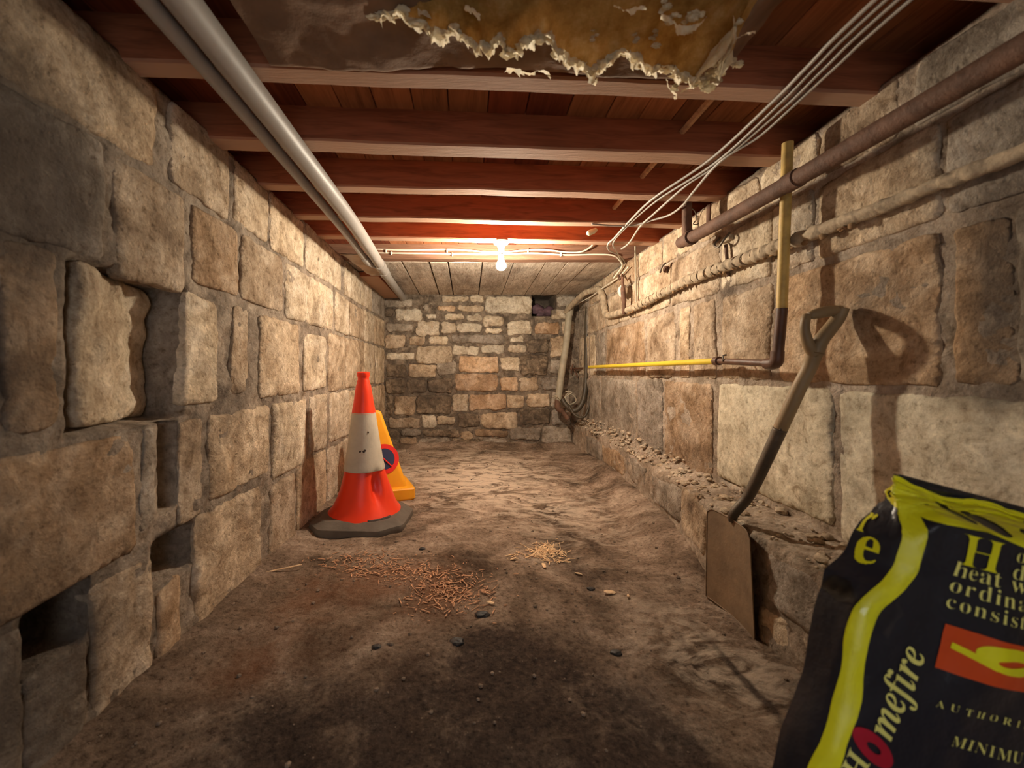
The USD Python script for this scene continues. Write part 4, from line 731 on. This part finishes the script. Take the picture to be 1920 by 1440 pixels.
# ------------------------------------------------------------------ sack of solid fuel by the right wall
bag = thing("fuel_sack", "black and yellow plastic sack of solid fuel by the right wall", "sack")
PX = .6 / F; CA, SA = math.cos(math.radians(13.8)), math.sin(math.radians(13.8)); U0, V0 = 1622.0, 1150.0
O = at(U0, V0, .6); EP, EQ = np.array([CA, 0, -SA]), np.array([SA, 0, CA])
def pq(u, v): P = at(u, v, .594); dx, dy = P[0] - O[0], O[2] - P[2]; return dx * CA + dy * SA, dx * SA - dy * CA
QB, QT, DD = -.50, .205, .064
def corner_p(q): return .050 * sstep(-.005, .085, q) - .018 * sstep(-.05, -.45, q) + .003 * np.sin(q * 34)
def sack(s, q):
    """point of the sack's skin: s runs round from the corner seam (front s > 0, side s < 0), q up"""
    s, q = np.asarray(s, float), np.asarray(q, float); r = .03
    p = corner_p(q) + .5 * (s + np.sqrt(s * s + r * r)) - .015; d = .5 * (-s + np.sqrt(s * s + r * r)) - .005
    side = sstep(.0, -.03, s)
    p = p - .35 * d * sstep(.0, .04, q) * sstep(.16, .08, q)
    q1 = .105 + .050 * sstep(.0, .05, s); cl = sstep(0, 1, (q - q1) / (QT - .003 - q1)); d = d + (.055 - d) * cl * .93
    p = p + side * cl * .02
    w = np.stack([p * 11 + 3, d * 11, q * 5], -1); w2 = np.stack([p * 24, d * 24 + 2, q * 60 * (.3 + .7 * cl)], -1)
    d = d - .014 * np.sin(np.clip(s / .42, 0, 1) * np.pi) * (1 - cl) - .012 * (fbm(w, 3, 121) - .5) * 2 - (.004 + .016 * cl) * (fbm(w2, 3, 123) - .5)
    p = p + side * (.010 * (fbm(w, 3, 125) - .5) * 2)
    qq = q + cl * .014 * (fbm(np.stack([s * 14, 0 * s, 0 * s], -1), 3, 127) - .5) * 2
    W = O + p[..., None] * EP + qq[..., None] * EQ + d[..., None] * np.array([0, 1, 0.0])
    fz = floor_z(W[..., 0], W[..., 1]) + .004
    W[..., 2] = np.where(W[..., 2] < fz + .03, fz + .03 * np.exp((W[..., 2] - fz - .03) / .08) * (W[..., 2] < fz + .03), W[..., 2])
    return W
ss = np.concatenate([np.linspace(-DD, -.03, 22), np.linspace(-.028, .05, 26), np.linspace(.055, .42, 60)]); qs = np.concatenate([np.linspace(QB, .02, 70), np.linspace(.025, QT, 50)])
S, Q = np.meshgrid(ss, qs, indexing="ij"); Wp = sack(S, Q)
back = []
for t in np.linspace(0, 1, 14)[1:]:                                # round the right end and along the back to the start
    a, b = Wp[-1], Wp[0]; mid = a + (b - a) * t; mid[:, 1] = a[:, 1] + (b[:, 1] - a[:, 1]) * min(1, t * 6) + .075 * math.sin(math.pi * t) * (1 - sstep(.10, QT, qs)); back.append(mid)
Wall = np.concatenate([Wp, np.array(back)], 0); bm = grid(Wall)
n, k = Wall.shape[:2]; topc = Wall[:, -1].mean(0); botc = Wall[:, 0].mean(0)
caps = trimesh.Trimesh(np.vstack([Wall[:, -1], topc, Wall[:, 0], botc]), [[i, i + 1, n] for i in range(n - 1)] + [[n + 1 + i + 1, n + 1 + i, 2 * n + 1] for i in range(n - 1)], process=False)
sk = cat([bm, caps]); obj("sack_skin", sk, BAG_BLACK, bag, 60)
def decal(name, poly, m, off=.0012, size=.008, label=None, front=True):
    """flat print: a polygon in (p, q) on the front, or (s, q) round the corner, laid on the sack's skin"""
    ms = []
    for gpoly in getattr(poly, "geoms", [poly]):
        if gpoly.is_empty or gpoly.area < 1e-8: continue
        v, f = trimesh.creation.triangulate_polygon(gpoly, engine="earcut"); v = np.c_[v, np.zeros(len(v))]
        v, f = trimesh.remesh.subdivide_to_size(v, f, size, max_iter=12); ms.append(trimesh.Trimesh(v, f))
    m0 = cat(ms); v = np.array(m0.vertices)
    if front: pp = np.maximum(v[:, 0] - corner_p(v[:, 1]) + .015, .008); v[:, 0] = pp - .0009 / (4 * pp)
    a, b = sack(v[:, 0] + .002, v[:, 1]), sack(v[:, 0], v[:, 1] + .002); c = sack(v[:, 0], v[:, 1])
    nn = np.cross(a - c, b - c); nn /= np.linalg.norm(nn, axis=1, keepdims=True) + 1e-12
    return obj(name, trimesh.Trimesh(c + nn * off, m0.faces, process=False), m, bag, True, label=label)
def letters(text, h, italic=False, bold=True):
    """shapely outline of lettering, capitals about h tall, baseline at y = 0 from x = 0; a serif face where one is found"""
    from PIL import Image, ImageDraw, ImageFont
    d = glob.glob("/opt/blender-*/*/datafiles/fonts"); f = d[0] + "/NotoSansMath-Regular.woff2" if d else ""
    out = text
    try:
        font = ImageFont.truetype(f, 96); base_u, base_l = (0x1D468, 0x1D482) if italic else (0x1D400, 0x1D41A)
        out = "".join(chr(base_u + ord(c) - 65) if "A" <= c <= "Z" else chr(base_l + ord(c) - 97) if "a" <= c <= "z" else c for c in text)
    except Exception:
        font = ImageFont.truetype(glob.glob("/opt/blender-*/*/datafiles/fonts/Inter.woff2")[0], 96)
    x0, y0, x1, y1 = font.getbbox(out, anchor="ls"); im = Image.new("L", (x1 - x0 + 8, y1 - y0 + 8)); ImageDraw.Draw(im).text((4 - x0, 4 - y0), out, 255, font, anchor="ls")
    on = np.pad(np.asarray(im) > 127, ((0, 0), (1, 1))).astype(np.int8); rows, st = np.nonzero(np.diff(on, axis=1) == 1); en = np.nonzero(np.diff(on, axis=1) == -1)[1]
    sh = shapely.union_all(shapely.box(st, -rows - 1, en, -rows)).buffer(.6).buffer(-.6).simplify(.6); s = h / 66.0
    return affinity.affine_transform(sh, [s, 0, 0, s, -4 * s, (4 - y0) * s])
def s_of(u, v):                                                     # front-face coordinates of a measured point
    return pq(u, v)
def write(name, text, u, v, h, m=PRINT_CREAM, rot=0, italic=False, sx=1.0, track=0.0, thin=0.0, label=None):
    s0, q0 = s_of(u, v); x = 0.0; gs = []
    for ch in text:
        if ch == " ": x += h * .4 + track; continue
        g = letters(ch, h, italic); g = g.buffer(-thin * h) if thin else g
        b = g.bounds; gs.append(affinity.translate(g, x - b[0], 0)); x += b[2] - b[0] + h * .07 + track
    g = affinity.scale(shapely.union_all(gs), sx, 1, origin=(0, 0)); g = affinity.rotate(g, rot, origin=(0, 0)); return decal(name, affinity.translate(g, s0, q0), m, label=label)
# yellow corner stripe with a wavy edge
e = np.linspace(QB + .02, .165, 60); lft = [(-.006 + .002 * math.sin(x * 55), x) for x in e]; rgt = [(.029 - .006 * float(sstep(.02, .10, x)) + .002 * math.sin(x * 48 + 1), x) for x in e]
decal("yellow_stripe", Polygon(lft + rgt[::-1]).buffer(0), PRINT_YELLOW, .0010, label="yellow corner stripe", front=False)
tp = Polygon([(-.075, .172), (-.03, .158), (.03, .155), (.10, .160), (.16, .150), (.25, .158), (.40, .155), (.40, QT - .002), (-.06, QT - .002)])
for x, q0, rx, ry, ro in [(.085, .178, .018, .008, -25), (.122, .172, .019, .011, -20), (.185, .165, .02, .008, -20), (.23, .178, .025, .01, -15), (-.045, .180, .014, .010, 40)]:
    tp = tp.difference(affinity.rotate(affinity.scale(Point(x, q0).buffer(1), rx, ry), ro))
decal("yellow_top", tp, PRINT_YELLOW, .0012, label="yellow printed top with black lettering", front=False)
decal("side_letter", affinity.translate(affinity.scale(letters("e", .062), .75, 1, origin=(0, 0)), -.056, .062), PRINT_YELLOW, label="large yellow letter e", front=False)
decal("side_letter", affinity.translate(affinity.scale(letters("r", .045), .5, 1, origin=(0, 0)), -.062, .108), PRINT_YELLOW, front=False)
write("initial_letter", "H", 1793, 1056, .046, PRINT_YELLOW, sx=1.12, thin=.02, label="large yellow initial H")
write("printed_line", "ot", 1888, 1048, .020, thin=.02); write("printed_line", "delivers", 1880, 1078, .022, track=.002, thin=.02)
write("printed_line", "heat with", 1785, 1078, .0225, track=.0015, thin=.02); write("printed_line", "ordinary", 1779, 1108, .0215, track=.0035, thin=.02); write("printed_line", "consistent", 1772, 1138, .020, track=.0035, thin=.02)
cr = [s_of(1770, 1168), s_of(1753, 1250)]; decal("orange_panel", Polygon([(cr[0][0], cr[0][1]), (cr[0][0] + .20, cr[0][1]), (cr[0][0] + .20, cr[1][1]), (cr[0][0], cr[1][1])]), PRINT_ORANGE, .0012, label="orange panel with a yellow flame")
s0, q0 = s_of(1870, 1226); flame = affinity.scale(Point(0, 0).buffer(1, 16), .046, .019).union(affinity.translate(Polygon([(-.075, .003), (-.02, -.008), (-.02, -.018), (-.076, -.006)]), 0, 0)).difference(affinity.rotate(affinity.scale(Point(-.002, -.003).buffer(1), .02, .005), 8))
decal("flame_print", affinity.translate(flame, s0, q0), PRINT_YELLOW, .0022, label="yellow flame and hand")
write("printed_line", "AUTHORISED", 1742, 1316, .010, sx=1.2, track=.006, thin=.02); write("printed_line", "MINIMUM", 1772, 1390, .016, track=.002, thin=.02)
s0, q0 = s_of(1607, 1462); rotw = 79
wordH = affinity.rotate(affinity.scale(letters("H", .032, True), 1, 1, origin=(0, 0)), rotw, origin=(0, 0)); decal("vertical_word", affinity.translate(wordH, s0, q0), PRINT_CREAM, .0016)
rd = affinity.rotate(affinity.scale(Point(0, 0).buffer(1, 12), .036, .017), -32); s1, q1 = s_of(1633, 1398); decal("red_letter", affinity.translate(rd.difference(affinity.scale(rd, .35, .3)), s1, q1), PRINT_RED, .0018, label="crimson letter o drawn as a blob")
s1, q1 = s_of(1664, 1386); decal("vertical_word", affinity.translate(affinity.rotate(affinity.scale(letters("mefire", .040, True), .92, 1, origin=(0, 0)), rotw, origin=(0, 0)), s1, q1), PRINT_CREAM, .0016, label="yellow lettering reading upwards")
# clear glossy patches added for the sheen on the plastic folds
SHEEN = M("clear_tape", {"t": ("transparent_bsdf", {}), "g": ("glossy_bsdf", {"roughness": .12}), "f": ("fresnel", {"IOR": 1.6}), "m": ("mix_closure", {})}, [("f.fac", "m.fac"), ("t.BSDF", "m.closure1"), ("g.BSDF", "m.closure2")], "m.closure")
decal("clear_tape", Polygon([(-.062, .005), (-.05, .030), (-.03, .030), (.0, .008), (-.03, -.004)]), SHEEN, .003, front=False); decal("clear_tape", Polygon([(.0, .0), (.035, .028), (.06, .012), (.052, -.028), (.02, -.012)]), SHEEN, .003, front=False)

# ------------------------------------------------------------------ litter on the floor
def slivers(spots, n, l0, l1, seed, wd=.002):
    r = np.random.default_rng(seed); ms = []
    for k in range(n):
        x, y, sx, sy = spots[r.integers(len(spots))]; px, py = x + r.normal() * sx, y + r.normal() * sy
        if not (XL + .03 < px < float(ledge_x(py)) - .04): continue
        L = l0 + (l1 - l0) * r.random() ** 2; a = r.random() * 6.28; z = float(floor_z(px, py)) + .002 + .004 * r.random()
        m = trimesh.creation.box([L, wd * (.6 + r.random()), .0018]); m.apply_transform(trimesh.transformations.euler_matrix(0, (r.random() - .5) * .35, a)); m.apply_translation([px, py, z]); ms.append(m)
    return cat(ms)
P1, P2, P3 = floor_at(1022, 1030), floor_at(850, 1115), floor_at(770, 1070)
tag(obj("straw_litter", slivers([(P1[0], P1[1], .035, .035), (P1[0] - .02, P1[1] - .05, .06, .05)], 260, .010, .065, 1, .0024), STRAW), "small heap of pale straw in the middle of the floor", "straw", kind="stuff")
tag(obj("wood_shavings", slivers([(P2[0], P2[1], .08, .06), (P3[0], P3[1], .12, .05), (P2[0] - .05, P2[1] + .06, .10, .08), (-.45, 1.75, .12, .06)], 700, .005, .042, 2, .0024), plain("wood_shavings", (.58, .32, .18), .85, .4, 60, .1)), "scattered reddish wood shavings on the floor in front of the orange cone", "shavings", kind="stuff")
rr = np.random.default_rng(5); cr_ = []
for k in range(900):
    x, y = rr.uniform(XL + .04, 1.0), rr.uniform(.75, 4.1)
    if x > float(ledge_x(y)) - .03 or math.hypot(x + .575, y - 2.27) < .33 or math.hypot(x + .555, y - 2.72) < .27 or (x > .5 and y < .95): continue
    s = .002 + .006 * rr.random() ** 3; m = lump((x, y, float(floor_z(x, y)) + s * .3), (s, s, s * .7), k, .4, 0); cr_.append(m)
tag(obj("dirt_crumbs", cat(cr_), plain("dirt_crumbs", (.20, .15, .11), .95, .6, 25, .2)), "small crumbs of earth and mortar strewn over the whole floor", "crumbs", kind="stuff")
rr = np.random.default_rng(6); lr = []
for k in range(420):
    y = rr.uniform(1.0, 4.1); fx0 = float(ledge_x(y)); t = rr.random(); x = fx0 + (XR - fx0) * t
    z = float(top_z(y)) + (float(back_z(y)) - float(top_z(y))) * t ** 1.3; s = .004 + .016 * rr.random() ** 3
    lr.append(lump((x, y, z + s * .2), (s, s * 1.2, s * .7), k, .5, 1))
tag(obj("ledge_rubble", cat(lr), STONE["pale"]), "crumbled mortar rubble lying along the ledge at the foot of the right wall", "rubble", kind="stuff")
for k, (u, v, s, lab) in enumerate([(858, 1205, .020, "black coal lump on the dark patch in the middle of the floor"), (905, 1153, .022, "black coal lump just beyond the dark patch, near the straw"), (706, 1213, .013, "small black coal lump on the left half of the floor"), (792, 1030, .014, "dark crumbled lump just in front of the orange cone"), (1108, 1105, .014, "black coal lump right of the straw heap"), (1155, 1225, .016, "black coal lump on the pale patch near the spade")]):
    p = floor_at(u, v); tag(obj("coal_lump", lump(p + [0, 0, s * .12], (s * 1.1, s * .8, s * .38), 60 + k, .5), COAL, None, True), lab, "coal")
for k, (u, v, L, lab) in enumerate([(1143, 1113, .045, "largest pale flake of torn card lying right of the straw heap"), (1178, 1120, .022, "small pale wood chip beside the torn card flake"), (1085, 1078, .03, "pale wood chip between the straw heap and the card flake"), (962, 1050, .03, "pale wood chip just left of the straw heap"), (1020, 1063, .035, "pale wood chip just in front of the straw heap"), (920, 1133, .03, "pale chip at the edge of the dark patch")]):
    p = floor_at(u, v); m = lump((0, 0, 0), (L * .5, L * .22, .003), 80 + k, .5, 2); m.apply_transform(trimesh.transformations.euler_matrix(.15, .1, 1.2 * k)); m.apply_translation(p + [0, 0, .006])
    tag(obj("wood_chip", m, STRAW, None, True), lab, "wood chip")
st = floor_at(520, 1072); tag(obj("twig", tube([st + [-.06, -.03, .006], st + [0, 0, .008], st + [.08, .05, .006]], .003, 6), STRAW), "thin pale stick lying at the foot of the left wall", "stick")
sc = floor_at(1484, 1418); tag(obj("paper_scrap", lump(sc + [0, 0, .012], (.022, .018, .016), 91, .6, 2), plain("brown_paper", (.34, .13, .04), .8, .5, 40, .3), None, True), "crumpled rusty-brown scrap lying on the floor against the left foot of the fuel sack", "scrap")
